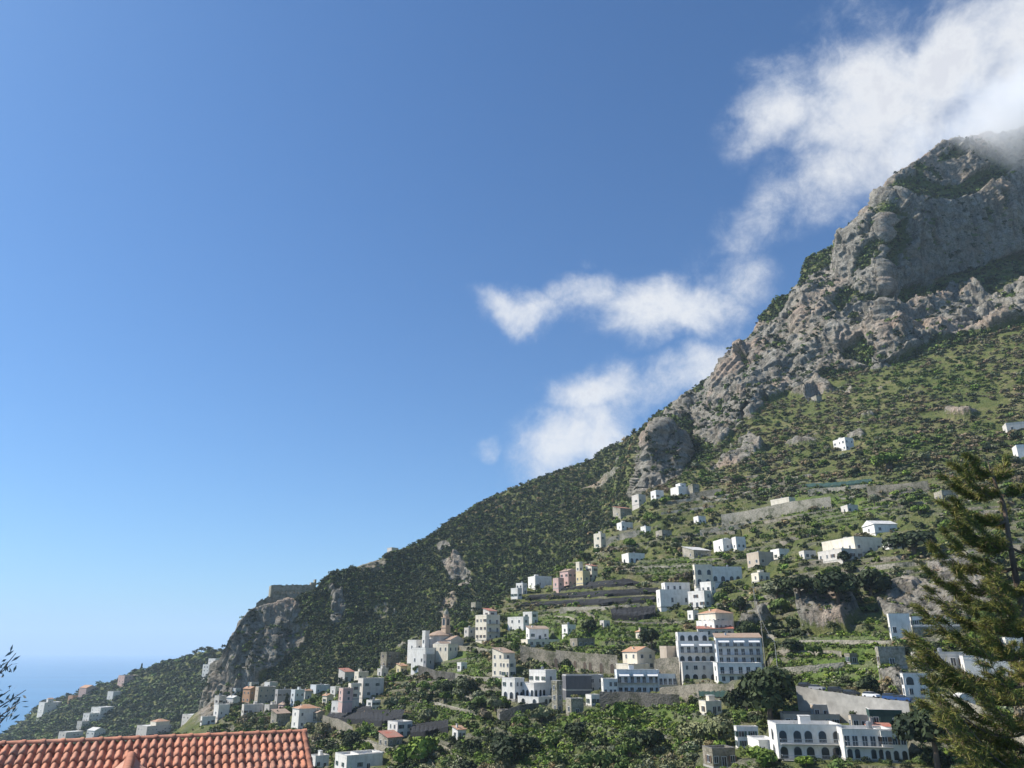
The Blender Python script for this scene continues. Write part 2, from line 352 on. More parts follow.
# buttress turned away from the light between the bright face and the upper wall
nrw, ncl = GD.shape
def quads(r, c):
    i = np.arange((r - 1) * c).reshape(r - 1, c)[:, :-1].ravel(); return np.stack([i, i + 1, i + c + 1, i + c], 1)
ATT = np.stack([ROCKM, LM, TER, np.ones_like(LM)], -1)
def ground(nt, b):
    a = N(nt, 'ShaderNodeAttribute', attribute_name='cover'); sp = N(nt, 'ShaderNodeSeparateColor'); nt.links.new(a.outputs['Color'], sp.inputs[0])
    tc = N(nt, 'ShaderNodeTexCoord'); co = tc.outputs['Object']
    nb = noise(nt, .02, 6, .6, vec=co); nm = noise(nt, .12, 6, .7, vec=co); nf = noise(nt, .6, 5, .7, vec=co)
    mp = N(nt, 'ShaderNodeMapping'); mp.inputs['Scale'].default_value = (.11, .11, .016); nt.links.new(co, mp.inputs[0])
    ns = noise(nt, 1.0, 7, .8, vec=mp.outputs[0])
    rk = ramp(nt, nm, [(.28, (.12, .11, .095)), (.42, (.25, .235, .20)), (.56, (.34, .32, .275)), (.75, (.45, .43, .37))])
    rk = mix(nt, ramp(nt, noise(nt, .035, 5, .7, vec=mp.outputs[0]), [(.46, (0, 0, 0)), (.56, (.0, .0, .0)), (.66, (.6, .6, .6))]), rk, (.40, .31, .22))
    rk = mix(nt, .85, rk, ramp(nt, ns, [(.38, (.30, .28, .26)), (.5, (.85, .83, .8)), (.65, (1, 1, 1))]), 'MULTIPLY')
    rk = mix(nt, ramp(nt, nb, [(.53, (0, 0, 0)), (.66, (.7, .7, .7))]), rk, mix(nt, nf, (.46, .33, .24), (.38, .28, .21)))
    vo = N(nt, 'ShaderNodeTexVoronoi', feature='DISTANCE_TO_EDGE'); vo.inputs['Scale'].default_value = .16; wpv = N(nt, 'ShaderNodeVectorMath', operation='ADD'); nt.links.new(co, wpv.inputs[0])
    wsc = N(nt, 'ShaderNodeVectorMath', operation='SCALE'); wn_ = N(nt, 'ShaderNodeTexNoise'); wn_.inputs['Scale'].default_value = .12; wn_.inputs['Detail'].default_value = 6; nt.links.new(co, wn_.inputs['Vector']); nt.links.new(wn_.outputs['Color'], wsc.inputs[0]); wsc.inputs['Scale'].default_value = 14; nt.links.new(wsc.outputs[0], wpv.inputs[1]); nt.links.new(wpv.outputs[0], vo.inputs['Vector'])
    rk = mix(nt, .8, rk, ramp(nt, vo.outputs['Distance'], [(.0, (.45, .44, .42)), (.09, (1, 1, 1))]), 'MULTIPLY')
    lich = ramp(nt, noise(nt, .35, 6, .8, vec=co), [(.56, (0, 0, 0)), (.63, (.85, .85, .85))])
    rk = mix(nt, lich, rk, (.07, .08, .045))
    vg = ramp(nt, mth(nt, 'ADD', mth(nt, 'MULTIPLY', nm, .6), mth(nt, 'MULTIPLY', nb, .4)), [(.34, (.06, .082, .025)), (.46, (.10, .122, .036)), (.54, (.14, .145, .052)), (.64, (.22, .19, .105))])
    ls = ramp(nt, nm, [(.3, (.06, .10, .02)), (.5, (.11, .165, .034)), (.7, (.16, .165, .06))])
    vg = mix(nt, sp.outputs[1], vg, ls)
    wall = ramp(nt, noise(nt, 1.3, 5, .75, vec=co), [(.35, (.05, .055, .035)), (.5, (.15, .14, .11)), (.7, (.30, .27, .22))])
    wm = mth(nt, 'MULTIPLY', sp.outputs[2], ramp(nt, noise(nt, .045, 3, .6, vec=co), [(.42, (.1, .1, .1)), (.58, (.9, .9, .9))]))
    vg = mix(nt, wm, vg, wall)
    rm = mth(nt, 'ADD', sp.outputs[0], mth(nt, 'MULTIPLY', mth(nt, 'SUBTRACT', nf, .5), 1.6)); rm = ramp(nt, rm, [(.4, (0, 0, 0)), (.6, (1, 1, 1))])
    nt.links.new(mix(nt, rm, vg, rk), b.inputs['Base Color']); b.inputs['Roughness'].default_value = .95; b.inputs['Specular IOR Level'].default_value = .15
    h = mth(nt, 'ADD', mth(nt, 'MULTIPLY', nm, 3.0), mth(nt, 'ADD', mth(nt, 'MULTIPLY', ns, 2.0), nf)); bump(nt, b, h, 1.1, .9)
M['ground'] = mat('limestone_and_scrub', ground)
hill = link('mountain_slope', npmesh('mountain_slope', P.reshape(-1, 3), quads(nrw, ncl), [M['ground']], False, {'cover': ATT.reshape(-1, 4)}))
tag(hill, kind='structure')
# survey tree for placing things on the ground
sub = P[::2, ::2]; r2, c2 = sub.shape[:2]
BV = BVHTree.FromPolygons(sub.reshape(-1, 3).tolist(), quads(r2, c2).tolist())
O0 = Vector((0, 0, 0))
def hit(px, py):
    x, y, z = ray(px, py); d = Vector((float(x), float(y), float(z))).normalized()
    h = BV.ray_cast(O0, d)
    return h[0]
def ground_z(x, y):
    h = BV.ray_cast(Vector((x, y, 900)), Vector((0, 0, -1)))
    return h[0].z if h[0] else -100.0

PADS = []
def apply_pads():
    """level the ground under and in front of what has been built"""
    global P, BV
    az_ = np.arctan2(P[..., 0], P[..., 1])
    for (o, xl, yl, u0, u1, v0, v1, zt) in PADS:
        cs = [o + xl * u + yl * v for u in (u0 - 3, u1 + 3) for v in (v0 - 3, v1 + 3)]; aa = [math.atan2(c.x, c.y) for c in cs]
        j = np.flatnonzero((AZ > min(aa) - .01) & (AZ < max(aa) + .01))
        if not len(j): continue
        j0, j1 = j[0], j[-1] + 1; S = P[20:640, j0:j1]; dx, dy = S[..., 0] - o.x, S[..., 1] - o.y
        u = dx * xl.x + dy * xl.y; v = dx * yl.x + dy * yl.y
        out_ = np.maximum(np.maximum(u0 - u, u - u1), np.maximum(v0 - v, v - v1)); lim = zt + np.maximum(out_, 0) * 1.6
        S[..., 2] = np.where(out_ < 8, np.minimum(S[..., 2], lim), S[..., 2])
    hill.data.vertices.foreach_set('co', np.ascontiguousarray(P.reshape(-1, 3), np.float32).ravel()); hill.data.update()
    sub = P[::2, ::2]; BV = BVHTree.FromPolygons(sub.reshape(-1, 3).tolist(), quads(*sub.shape[:2]).tolist())
# ------------------------------------------------------------------ far headland, sea
HSK = [(-200, 800, 2200), (-60, 775, 2150), (0, 739, 2100), (8, 733, 2080), (25, 722, 2000), (33, 713, 1950), (40, 708, 1900), (65, 697, 1850), (90, 690, 1780), (105, 687, 1740), (118, 682, 1700), (140, 676, 1650), (170, 666, 1580), (185, 661, 1550), (200, 657, 1500), (215, 651, 1450), (222, 650, 1440), (300, 640, 1400), (420, 700, 1400)]
az2 = np.radians(np.arange(-42, -6, .06)); hpx = np.arange(-200, 421, 2.0)
hy = np.interp(hpx, [a for a, _, _ in HSK], [b for _, b, _ in HSK]); hD = np.interp(hpx, [a for a, _, _ in HSK], [c for _, _, c in HSK])
HR = []
for f in np.linspace(0, 1, 90):
    yb = 790 + (hy - 790) * f; D = 1000 + (hD - 1000) * (f ** 1.2)
    a, t = azt(hpx, yb); o = np.argsort(a); Dd = np.interp(az2, a[o], D[o]); HR.append((Dd, np.interp(az2, a[o], t[o]) * Dd))
for k in range(1, 20): HR.append((HR[89][0] + k * 25, HR[89][1] - k * k * .9 - k * 3))
hD = np.array([h[0] for h in HR]); hZ = np.array([h[1] for h in HR]); hX, hY = hD * np.sin(az2), hD * np.cos(az2)
hn = fbm(hX, hY, 0 * hX, 110, 5, 5, True); hZ2 = hZ + hn * 11 * sstep(0, 30, hZ + 225)
hP = np.stack([hX, hY, hZ2], -1); hatt = np.stack([sstep(.35, .6, fbm(hX, hY, hZ, 50, 4, 9)) * .7, .0 * hX, .0 * hX, hX * 0 + 1], -1)
tag(link('headland', npmesh('headland', hP.reshape(-1, 3), quads(*hD.shape), [M['ground']], True, {'cover': hatt.reshape(-1, 4)})), kind='structure')
hB = BVHTree.FromPolygons(hP.reshape(-1, 3).tolist(), quads(*hD.shape).tolist())
def hhit(px, py):
    x, y, z = ray(px, py); return hB.ray_cast(O0, Vector((float(x), float(y), float(z))).normalized())[0]
def seam(nt, b):
    tc = N(nt, 'ShaderNodeTexCoord'); mp = N(nt, 'ShaderNodeMapping'); mp.inputs['Scale'].default_value = (.0006, .0022, 1); nt.links.new(tc.outputs['Object'], mp.inputs[0])
    n = noise(nt, 1.0, 6, .6, vec=mp.outputs[0])
    nt.links.new(ramp(nt, n, [(.35, (.03, .13, .26)), (.65, (.07, .20, .36))]), b.inputs['Base Color'])
    b.inputs['Roughness'].default_value = .28
    bump(nt, b, noise(nt, .12, 5, .7), .6, .7)
M['sea'] = mat('sea_water', seam)
mb = MB(); S_ = 30000
mb.face([(-S_, -3000, SEA), (S_, -3000, SEA), (S_, S_, SEA), (-S_, S_, SEA)])
tag(link('sea', mb.mesh('sea', [M['sea']])), kind='structure')
SKY_STR, CLOUD_STR, SUN_STR, HAZE, EXPO, CAP_CLOUD = .080, .66, 5.1, .000068, 0.5, .028
# ------------------------------------------------------------------ houses
_wc = {}
def window_mesh(w, h, arch, shut):
    k = (round(w, 1), round(h, 1), arch, shut)
    if k in _wc: return _wc[k]
    w, h = k[0], k[1]; mb = MB(); t = .09
    if arch:
        n = 8; r = w / 2
        out = [(-r, 0), (r, 0)] + [(r * math.cos(math.pi * i / n), h - r + r * math.sin(math.pi * i / n)) for i in range(n + 1)]
        mb.face([(x, -.03, z) for x, z in out], 0)
        R2 = r + .12
        o2 = [(-R2, 0), (R2, 0)] + [(R2 * math.cos(math.pi * i / n), h - r + R2 * math.sin(math.pi * i / n)) for i in range(n + 1)]
        for i in range(1, len(out)):
            j = (i + 1) % len(out); mb.face([(out[i][0], -.1, out[i][1]), (o2[i][0], -.1, o2[i][1]), (o2[j][0], -.1, o2[j][1]), (out[j][0], -.1, out[j][1])], 1)
            mb.face([(o2[i][0], -.1, o2[i][1]), (o2[i][0], 0.02, o2[i][1]), (o2[j][0], 0.02, o2[j][1]), (o2[j][0], -.1, o2[j][1])], 1)
    else:
        mb.face([(-w / 2, -.03, 0), (w / 2, -.03, 0), (w / 2, -.03, h), (-w / 2, -.03, h)], 0)
        for a, b_, c, d in ((-w / 2 - t, w / 2 + t, h, h + t), (-w / 2 - .15, w / 2 + .15, -.1, 0), (-w / 2 - t, -w / 2, 0, h), (w / 2, w / 2 + t, 0, h), (-.03, .03, 0, h)):
            mb.box(a, b_, -.11, .02, c, d, 1)
        if shut:
            for s in (-1, 1): mb.box(min(s * (w / 2 + .08), s * (w / 2 + .08 + w * .45)), max(s * (w / 2 + .08), s * (w / 2 + .08 + w * .45)), -.16, -.1, 0, h, 2)
    _wc[k] = mb.mesh('window', [M['glass'], M['frame'], M[shut] if shut else M['glass']] if shut != 'niche' else [M['wood'], M['stone'], M['stone']]); return _wc[k]
_bc = {}
def balcony_mesh(w):
    w = round(w, 1)
    if w in _bc: return _bc[w]
    mb = MB(); mb.box(-w / 2, w / 2, -1.2, 0, -.16, 0, 0); mb.box(-w / 2, w / 2, -1.2, -1.14, .95, 1.02, 1)
    n = max(3, int(w / .28))
    for i in range(n + 1):
        x = -w / 2 + .02 + (w - .04) * i / n; mb.box(x - .02, x + .02, -1.19, -1.15, 0, .95, 1)
    for s in (-1, 1): mb.box(s * w / 2 - .03, s * w / 2 + .03, -1.13, -.01, .93, .99, 1)
    _bc[w] = mb.mesh('balcony', [M['concrete'], M['rail']]); return _bc[w]
def roof_mesh(kind, LF, LL, z, m, wm):
    mb = MB(); o = .35; x0, x1, y0, y1 = -o, LF + o, -o, LL + o
    if kind in ('flat', 'flatgrey', 'terrace'):
        mb.box(.25, LF - .25, .25, LL - .25, z - .2, z + .03, 0)
        h = .75 if kind != 'terrace' else .35
        for a in ((-.04, LF + .04, -.04, .22), (-.04, LF + .04, LL - .22, LL + .04), (-.04, .22, .22, LL - .22), (LF - .22, LF + .04, .22, LL - .22)):
            mb.box(*a, z - .15, z + h, 1); mb.box(a[0] - .05, a[1] + .05, a[2] - .05, a[3] + .05, z + h + .002, z + h + .08, 0)
    elif kind in ('gable', 'gablef'):
        pz = .42 * min(LF, LL) * .5 if kind == 'gable' else .42 * LF * .5
        t = .16
        if kind == 'gable' and LF >= LL or kind == 'gablex':
            ym = (y0 + y1) / 2; pts = [(x0, y0, z), (x1, y0, z), (x1, ym, z + pz + .1), (x0, ym, z + pz + .1), (x1, y1, z), (x0, y1, z)]
        else:
            xm = (x0 + x1) / 2; pts = [(x0, y1, z), (x0, y0, z), (xm, y0, z + pz + .1), (xm, y1, z + pz + .1), (x1, y0, z), (x1, y1, z)]
        a, b, c, d, e, f = [Vector(p) for p in pts]; up = Vector((0, 0, t))
        for q in ((a, b, c, d), (d, c, e, f)):
            mb.face([p + up for p in q], 0); mb.face([p for p in q[::-1]], 1)
        for p, q in ((a, b), (b, c), (c, e), (e, f), (f, d), (d, a)): mb.face([p, q, q + up, p + up], 0)
        mb.face([b, e, c], 1); mb.face([a, d, f], 1)
    elif kind == 'hip':
        pz = .36 * min(LF, LL) * .5 + .3; k = min(LF, LL) / 2 + o; t = .14
        if LF >= LL: r0, r1 = (x0 + k, (y0 + y1) / 2), (x1 - k, (y0 + y1) / 2)
        else: r0, r1 = ((x0 + x1) / 2, y0 + k), ((x0 + x1) / 2, y1 - k)
        c = [Vector((x0, y0, z + t)), Vector((x1, y0, z + t)), Vector((x1, y1, z + t)), Vector((x0, y1, z + t))]
        A = Vector((*r0, z + pz)); B = Vector((*r1, z + pz + .001))
        if LF >= LL: fs = [(c[0], c[1], B, A), (c[1], c[2], B), (c[2], c[3], A, B), (c[3], c[0], A)]
        else: fs = [(c[0], c[1], A), (c[1], c[2], B, A), (c[2], c[3], B), (c[3], c[0], A, B)]
        for f in fs: mb.face(f, 0)
        for i in range(4): p, q = c[i], c[(i + 1) % 4]; mb.face([p - Vector((0, 0, t)), q - Vector((0, 0, t)), q, p], 1)
        mb.face([p - Vector((0, 0, t)) for p in c[::-1]], 1)
    elif kind == 'shed':
        a = [Vector((x0, y0, z)), Vector((x1, y0, z)), Vector((x1, y1, z + LL * .28)), Vector((x0, y1, z + LL * .28))]; up = Vector((0, 0, .15))
        mb.face([p + up for p in a], 0); mb.face(a[::-1], 1)
        for i in range(4): mb.face([a[i], a[(i + 1) % 4], a[(i + 1) % 4] + up, a[i] + up], 0)
        mb.face([(LF, .02, z), (LF, LL, z), (LF, LL, z + LL * .26)], 1); mb.face([(0, LL, z), (0, .02, z), (0, LL, z + LL * .26)], 1)
    elif kind == 'vault':
        n = 10; mb.box(-.04, LF + .04, -.04, LL + .04, z - .1, z + .25, 1)
        for i in range(n):
            t0, t1 = math.pi * i / n, math.pi * (i + 1) / n; r = LF / 2; h = LF * .22
            mb.face([(r - r * math.cos(t0), 0, z + .25 + h * math.sin(t0)), (r - r * math.cos(t1), 0, z + .25 + h * math.sin(t1)), (r - r * math.cos(t1), LL, z + .25 + h * math.sin(t1)), (r - r * math.cos(t0), LL, z + .25 + h * math.sin(t0))], 0)
            mb.face([(r, 0, z + .25), (r - r * math.cos(t0), 0, z + .25 + h * math.sin(t0)), (r - r * math.cos(t1), 0, z + .25 + h * math.sin(t1))], 1)
    return mb.mesh('roof', [m, wm])
BOXES = []
HOUSES = []
def placed(px, py, onfar=False):
    h = (hhit if onfar else hit)(px, py)
    if h is None: h = pt(px, py, 900)
    return math.hypot(h.x, h.y)
def house(name, label, cat, x0, x1, yt, yb, fl=.35, roof='flat', wall='white', floors=None, nf=None, nl=None, group=None, blocks=(), tile='tile',
          D=None, dd=0, far_=False, depth=None, bal=(), door=True, chim=0, awn=0, arch=False, shut=None, hits=None, found=5.0, winh=1.45, beta=None):
    rr = random.Random(int(x0 * 7 + yb * 13)); xc0 = x0 + (x1 - x0) * fl
    if D is None:
        if hits: D = placed(*hits, far_) + dd
        else: D = min(placed(xc0, yb, far_), placed(x0 * .75 + x1 * .25, yb, far_) + 4, placed(x0 * .25 + x1 * .75, yb, far_) + 4) + dd
    az = float(azt(xc0, yb)[0])
    if beta is None: beta = 8 + 62 * fl if fl > .04 else 6
    be = math.radians(beta); d = Vector((math.sin(az), math.cos(az), 0)); r = Vector((math.cos(az), -math.sin(az), 0))
    Yl = d * math.cos(be) - r * math.sin(be); Xl = Vector((Yl.y, -Yl.x, 0)); yaw = math.atan2(-Yl.x, Yl.y)
    org = pt(xc0, yb, D); root = link(name, None, None, org, yaw); tag(root, label, cat, group)
    BOXES.append((x0, min(yt, *(b[2] for b in blocks)) if blocks else yt, x1, yb, D)); HOUSES.append(root)
    allb = [(x0, x1, yt, yb, 0, roof, wall, floors, nf, nl)] + list(blocks)
    for bi, (a0, a1, t_, b_, ddb, rf, wl, fls, cf, cl) in enumerate(allb):
        BOXES.append((a0, t_, a1, b_, D + ddb))
        xc = a0 + (a1 - a0) * fl; Db = D + ddb
        if bi and b_ > yb + 2 and not far_: Db = min(Db, max(placed(xc, b_), D - 28))
        o = pt(xc, b_, Db); s = Db / math.hypot(*[float(q) for q in ray(xc, b_)[:2]]) / F
        Wd = (a1 - a0) * s
        LF = max(Wd * (1 - fl) / math.cos(be), 2.2) if fl < .95 else 6; LL = Wd * fl / math.sin(be) if fl > .04 else (depth or 8)
        LL = max(LL, 2.2, (D - Db) * .8 if bi else 0)
        if fl > .04 and depth: LL = max(LL, depth)
        ztop = float(azt(xc, t_)[1]) * Db; H = ztop - o.z
        if not far_: PADS.append((o.copy(), Xl.copy(), Yl.copy(), -1, LF + 1, -4, LL + .5, o.z - .15))
        off = o - org; lx, ly, lz = off.dot(Xl), off.dot(Yl), off.z
        wmat = M[wl] if wl in M else M['white']
        mb = MB(); mb.box(0, LF, 0, LL, -found, H, 0); mb.box(-.06, LF + .06, -.06, LL + .06, -.3, .25, 1)
        L = Matrix.Translation((lx, ly, lz))
        w = link('wall', mb.mesh('wall', [wmat, M['concrete']]), root, (lx, ly, lz))
        rm = {'flat': M['flat'], 'terrace': M['flat'], 'flatgrey': M['flatgrey'], 'vault': M['flat']}.get(rf, M[tile])
        if rf != 'none':
            ro = link('roof', roof_mesh(rf, LF, LL, H, rm, wmat), root, (lx, ly, lz))
            if bi == 0 and rf in ('flat', 'terrace') and not far_ and LF > 4 and LL > 4 and rr.random() < .75:
                cx, cy = LF * rr.uniform(.3, .7), LL * rr.uniform(.4, .7); m2 = MB(); kx = rr.uniform(.5, 1.3)
                if rr.random() < .5: m2.box(cx - kx, cx + kx, cy - 1, cy + 1, H, H + 2.1, 0); m2.box(cx - kx - .12, cx + kx + .12, cy - 1.12, cy + 1.12, H + 2.1, H + 2.25, 1); link('stair_hut', m2.mesh('stair_hut', [wmat, M['flat']]), ro)
                else: m2.lathe(cx, cy, [(.6, H + .5), (.62, H + 1.7), (.3, H + 1.9), (.01, H + 1.95)], 10); m2.box(cx - .5, cx + .5, cy - .5, cy + .5, H, H + .5, 1); link('water_tank', m2.mesh('water_tank', [M['metal'], M['concrete']]), ro)
            if bi == 0 and (not chim) and rf in ('hip', 'gable', 'shed') and not far_: chim = 1
            if bi == 0:
                for c in range(chim):
                    cx, cy = LF * (.25 + .45 * c), LL * .55; m2 = MB(); m2.box(cx - .3, cx + .3, cy - .3, cy + .3, H, H + 1.9, 0); m2.box(cx - .4, cx + .4, cy - .4, cy + .4, H + 1.9, H + 2.05, 1)
                    link('chimney', m2.mesh('chimney', [wmat, M['concrete']]), ro)
        fls = fls if fls is not None else max(1, round(H / 3.1))
        if fls == 0: continue
        fh = H / fls; wh = min(winh, fh * .55); 
        cf_ = cf if cf is not None else max(1, int(LF / 3.2)); cl_ = cl if cl is not None else max(1, int(LL / 3.4))
        sh = shut if shut else rr.choice([None, None, 'shut_green', 'shut_brown'])
        for k in range(fls):
            zb = fh * k + fh * .3
            hasb = (bi, k) in bal
            for face_, cnt, ln in ((0, cf_, LF), (1, cl_, LL)):
                if face_ == 0 and fl > .93: continue
                if face_ == 1 and fl < .04: continue
                for c in range(cnt):
                    u = ln * (c + .5) / cnt; isdoor = door and k == 0 and bi == 0 and face_ == (1 if fl > .6 else 0) and c == cnt // 2
                    if not isdoor and not hasb and cnt > 2 and rr.random() < .2: continue
                    u += rr.uniform(-.12, .12) * ln / cnt; zb_ = rr.choice((0, 0, .15, -.1))
                    tall = hasb and face_ == 0; ww = min(rr.choice((.8, 1.0, 1.0, 1.3)), ln / cnt * .55); 
                    if arch is True or arch == k + 1: me = window_mesh(min(1.9, ln / cnt * .6), min(fh * .72, 2.5), True, None); z_ = fh * k + .35
                    elif isdoor or tall: me = window_mesh(min(1.2, ln / cnt * .6), min(2.15, fh * .75), False, None); z_ = fh * k + .12
                    else: me = window_mesh(ww, wh, False, sh if rr.random() < .8 else None); z_ = zb
                    nm = 'door' if isdoor else 'window'
                    if face_ == 0: link(nm, me, root, (lx + u, ly, lz + z_), 0)
                    else: link(nm, me, root, (lx, ly + LL - u, lz + z_), -math.pi / 2)
            if hasb: link('balcony', balcony_mesh(LF * .92), root, (lx + LF / 2, ly, lz + fh * k + .1), 0)
        if awn and bi == 0:
            for c in range(awn):
                u = LF * (c + .5) / awn; m2 = MB(); wv = LF / awn * .36
                m2.face([(u - wv, 0.01, H * .93), (u + wv, 0.01, H * .93), (u + wv, -1.3, H * .93 - .8), (u - wv, -1.3, H * .93 - .8)]); m2.face([(u - wv, -1.3, H * .93 - .8), (u + wv, -1.3, H * .93 - .8), (u + wv, -1.3, H * .93 - 1.05), (u - wv, -1.3, H * .93 - 1.05)])
                m2.face([(u - wv, 0.01, H * .93-.05), (u - wv, -1.3, H * .93 - .85), (u + wv, -1.3, H * .93 - .85), (u + wv, 0.01, H * .93-.05)])
                link('awning', m2.mesh('awning', [M['awning']]), root, (lx, ly, lz))
    root['D'] = D; root['yaw'] = yaw
    del root['D'], root['yaw']
    return root, D, s, be

W_ = 'white'
hs = house
# --- upper slope
hs('stone_house', 'small white farmhouse alone among trees high on the slope below the cliff', 'house', 835, 854, 438, 450, .6, 'flat', 'white', 2)
hs('long_building', 'long low pale building at the right edge high on the slope', 'building', 1004, 1040, 424, 432, .1, 'flat', 'warm', 1, 4, 1)
hs('shed', 'white house with lean-to at the right edge above the conifer top', 'house', 1015, 1042, 446, 459, .15, 'flat', 'white', 1, 2, 1)
hs('ruined_house', 'pale roofless ruin on the grassy terrace left of the conifer top', 'ruin', 936, 957, 490, 501, .35, 'none', 'stone_pale', 1, 3, 2)
hs('house', 'small white house half hidden behind the top of the conifer', 'house', 968, 996, 490, 500, .3, 'gable', 'white', 1, 2, 1, tile='tile_old')
hs('cliff_house', 'white house at the foot of the rock tower, beside its right edge', 'house', 671, 689, 487, 497, .45, 'flat', 'white', 1, 2, 1, blocks=[(676, 686, 484, 489, 3, 'flat', 'white', 1, 1, 1)], arch=True)
hs('cliff_house', 'low white cottage under the middle of the rock tower', 'house', 651, 664, 491, 499, .4, 'flat', 'white', 1, 2, 1)
hs('cliff_house', 'grey white cottage at the left foot of the rock tower', 'house', 632, 646, 495, 504, .5, 'flat', 'warm', 1, 2, 1)
hs('house', 'stone house with red flat roof below and left of the rock tower', 'house', 613, 632, 508, 517, .4, 'shed', 'stone_pale', 1, 2, 1, tile='tile_red')
hs('house', 'white cottage with three dark openings above the small white shed', 'house', 617, 633, 523, 530, .3, 'flat', 'white', 1, 3, 1)
hs('shed', 'tiny white shed at the end of a sloping terrace path', 'shed', 641, 651, 527, 534, .5, 'flat', 'white', 1, 1, 1)
hs('house', 'tall narrow cream house at the left end of the sloping stone wall', 'house', 594, 606, 534, 548, .6, 'flat', 'cream', 2, 1, 1)
hs('house', 'white cottage with dark arches above the black nets on the left', 'house', 622, 645, 554, 563, .3, 'flat', 'white', 1, 3, 1, arch=True)
hs('house', 'long peach house with dark shutters above the broad pale wall', 'house', 772, 796, 498, 508, .75, 'flat', 'cream', 1, 2, 5, shut='shut_brown')
hs('villa', 'white house with two square wings left of the cream and tan pair', 'house', 714, 746, 540, 551, .3, 'flat', 'white', 1, 3, 1, blocks=[(733, 746, 538, 551, -3, 'flat', 'white', 1, 2, 1)])
hs('house', 'tan house with white annex in the middle of the upper terraces', 'house', 748, 774, 553, 566, .45, 'flat', 'tan', 1, 2, 2, blocks=[(772, 790, 550, 560, 6, 'flat', 'white', 1, 2, 1)])
hs('villa', 'cream two storey house with dark windows and outside stair above the bushes', 'house', 824, 882, 538, 552, .55, 'flat', 'cream', 1, 3, 4, blocks=[(819, 862, 549, 559, -8, 'terrace', 'warm', 1, 3, 4)], hits=(850, 556))
hs('house', 'long white house with pale gabled roof on the upper terrace near the conifer', 'house', 864, 896, 524, 533, .35, 'gable', 'white', 1, 2, 1, tile='flat')
# --- middle, above and beside the black nets
hs('pink_house', 'pink house on the brow left of the black nets', 'house', 560, 577, 571, 586, .5, 'gable', 'pink', 2, 2, 2, blocks=[(553, 564, 579, 588, -4, 'flat', 'pink', 1, 1, 1)], tile='tile_old')
hs('yellow_house', 'yellow and cream house with red roof directly above the black nets', 'house', 586, 598, 566, 579, .5, 'shed', 'cream', 2, 1, 2, blocks=[(576, 590, 572, 583, -4, 'flat', 'yellow', 1, 1, 2), (576, 583, 563, 573, 2, 'flat', 'cream', 1, 1, 1)], tile='tile_red')
hs('house', 'wide low white house behind the stepped cottage at the hill edge', 'house', 528, 552, 577, 588, .3, 'flat', 'white', 1, 2, 1)
hs('house', 'small two step white house on the left brow of the terraced slope', 'house', 516, 527, 584, 594, .6, 'flat', 'white', 2, 1, 2, blocks=[(511, 522, 589, 599, -4, 'flat', 'white', 1, 1, 2)])
hs('house', 'white house with wide flat roof and tall windows, left of the white cube', 'house', 657, 690, 591, 607, .12, 'flat', 'white', 1, 4, 1, blocks=[(662, 690, 584, 593, 4, 'flat', 'white', 1, 4, 1)], winh=2.1)
hs('house', 'cream block joined to a white wing with two arched windows', 'house', 709, 742, 568, 582, .1, 'flat', 'white', 1, 4, 1, blocks=[(694, 713, 566, 585, -3, 'flat', 'cream', 2, 2, 1)], arch=True, beta=20)
hs('cube_house', 'bright white cube house stepping down below the cream block', 'house', 689, 712, 592, 607, .7, 'flat', 'white', 2, 1, 3, blocks=[(701, 716, 583, 593, 5, 'flat', 'white', 1, 1, 2)])
hs('villa', 'villa with orange hipped roof above the red awning roof', 'villa', 699, 734, 613, 627, .5, 'hip', 'cream', 1, 4, 4, blocks=[(697, 733, 621, 632, -3, 'terrace', 'white', 1, 4, 3)], hits=(716, 630))
hs('church_annex', 'white block house with tiled penthouse between the church and the stepped house', 'house', 475, 500, 616, 640, .45, 'flat', 'cream', 3, 2, 3, blocks=[(483, 497, 611, 617, 3, 'shed', 'warm', 1, 1, 1)], bal=((0, 1), (0, 2)), tile='tile_red')
hs('house', 'stepped white house on the green slope above the tiled cottage', 'house', 523, 538, 613, 624, .6, 'flat', 'white', 2, 1, 1, blocks=[(515, 529, 618, 631, -4, 'flat', 'white', 2, 1, 2)])
hs('house', 'white cottage with brown tiled roof above the low arched annex', 'house', 526, 549, 629, 640, .15, 'shed', 'white', 1, 3, 1, blocks=[(522, 560, 640, 647, -6, 'terrace', 'cream', 1, 5, 1)], tile='tile_old')
# --- middle belt
hs('tall_house', 'tall cream house with tiled roof and purple creeper at its foot', 'house', 492, 515, 653, 677, .5, 'shed', 'cream', 3, 1, 2, blocks=[(502, 516, 661, 678, -4, 'flat', 'cream', 2, 1, 2)], tile='tile_old', chim=1)
hs('white_house', 'large bright white house with arches and sloping white parapet', 'house', 529, 557, 672, 696, .6, 'flat', 'white', 2, 1, 3, blocks=[(516, 546, 684, 698, -5, 'terrace', 'white', 1, 3, 4), (501, 524, 679, 700, -3, 'terrace', 'white', 2, 2, 2), (517, 553, 698, 706, -12, 'terrace', 'white', 1, 3, 2)], arch=1)
hs('long_building', 'long dark grey building with white parapet right of the stone tower', 'building', 565, 604, 677, 694, .04, 'flat', 'grey', 2, 5, 1, blocks=[(565, 592, 678, 690, -1.0, 'flat', 'darkgrey', 0, 1, 1)], beta=12, depth=7)
hs('stone_tower', 'narrow weathered stone tower house left of the long dark grey building', 'tower', 552, 563, 683, 713, .5, 'flat', 'stone_pale', 3, 1, 1)
hs('stone_house', 'small pale stone hut below the long dark grey building', 'hut', 566, 584, 701, 716, .3, 'flat', 'stone_pale', 1, 1, 1)
hs('gable_house', 'cream gabled house with orange roof rising above the blue white terrace block', 'house', 623, 656, 652, 670, .45, 'gable', 'cream', 2, 2, 2, blocks=[(612, 650, 665, 677, -4, 'terrace', 'cream', 1, 4, 3)], door=False)
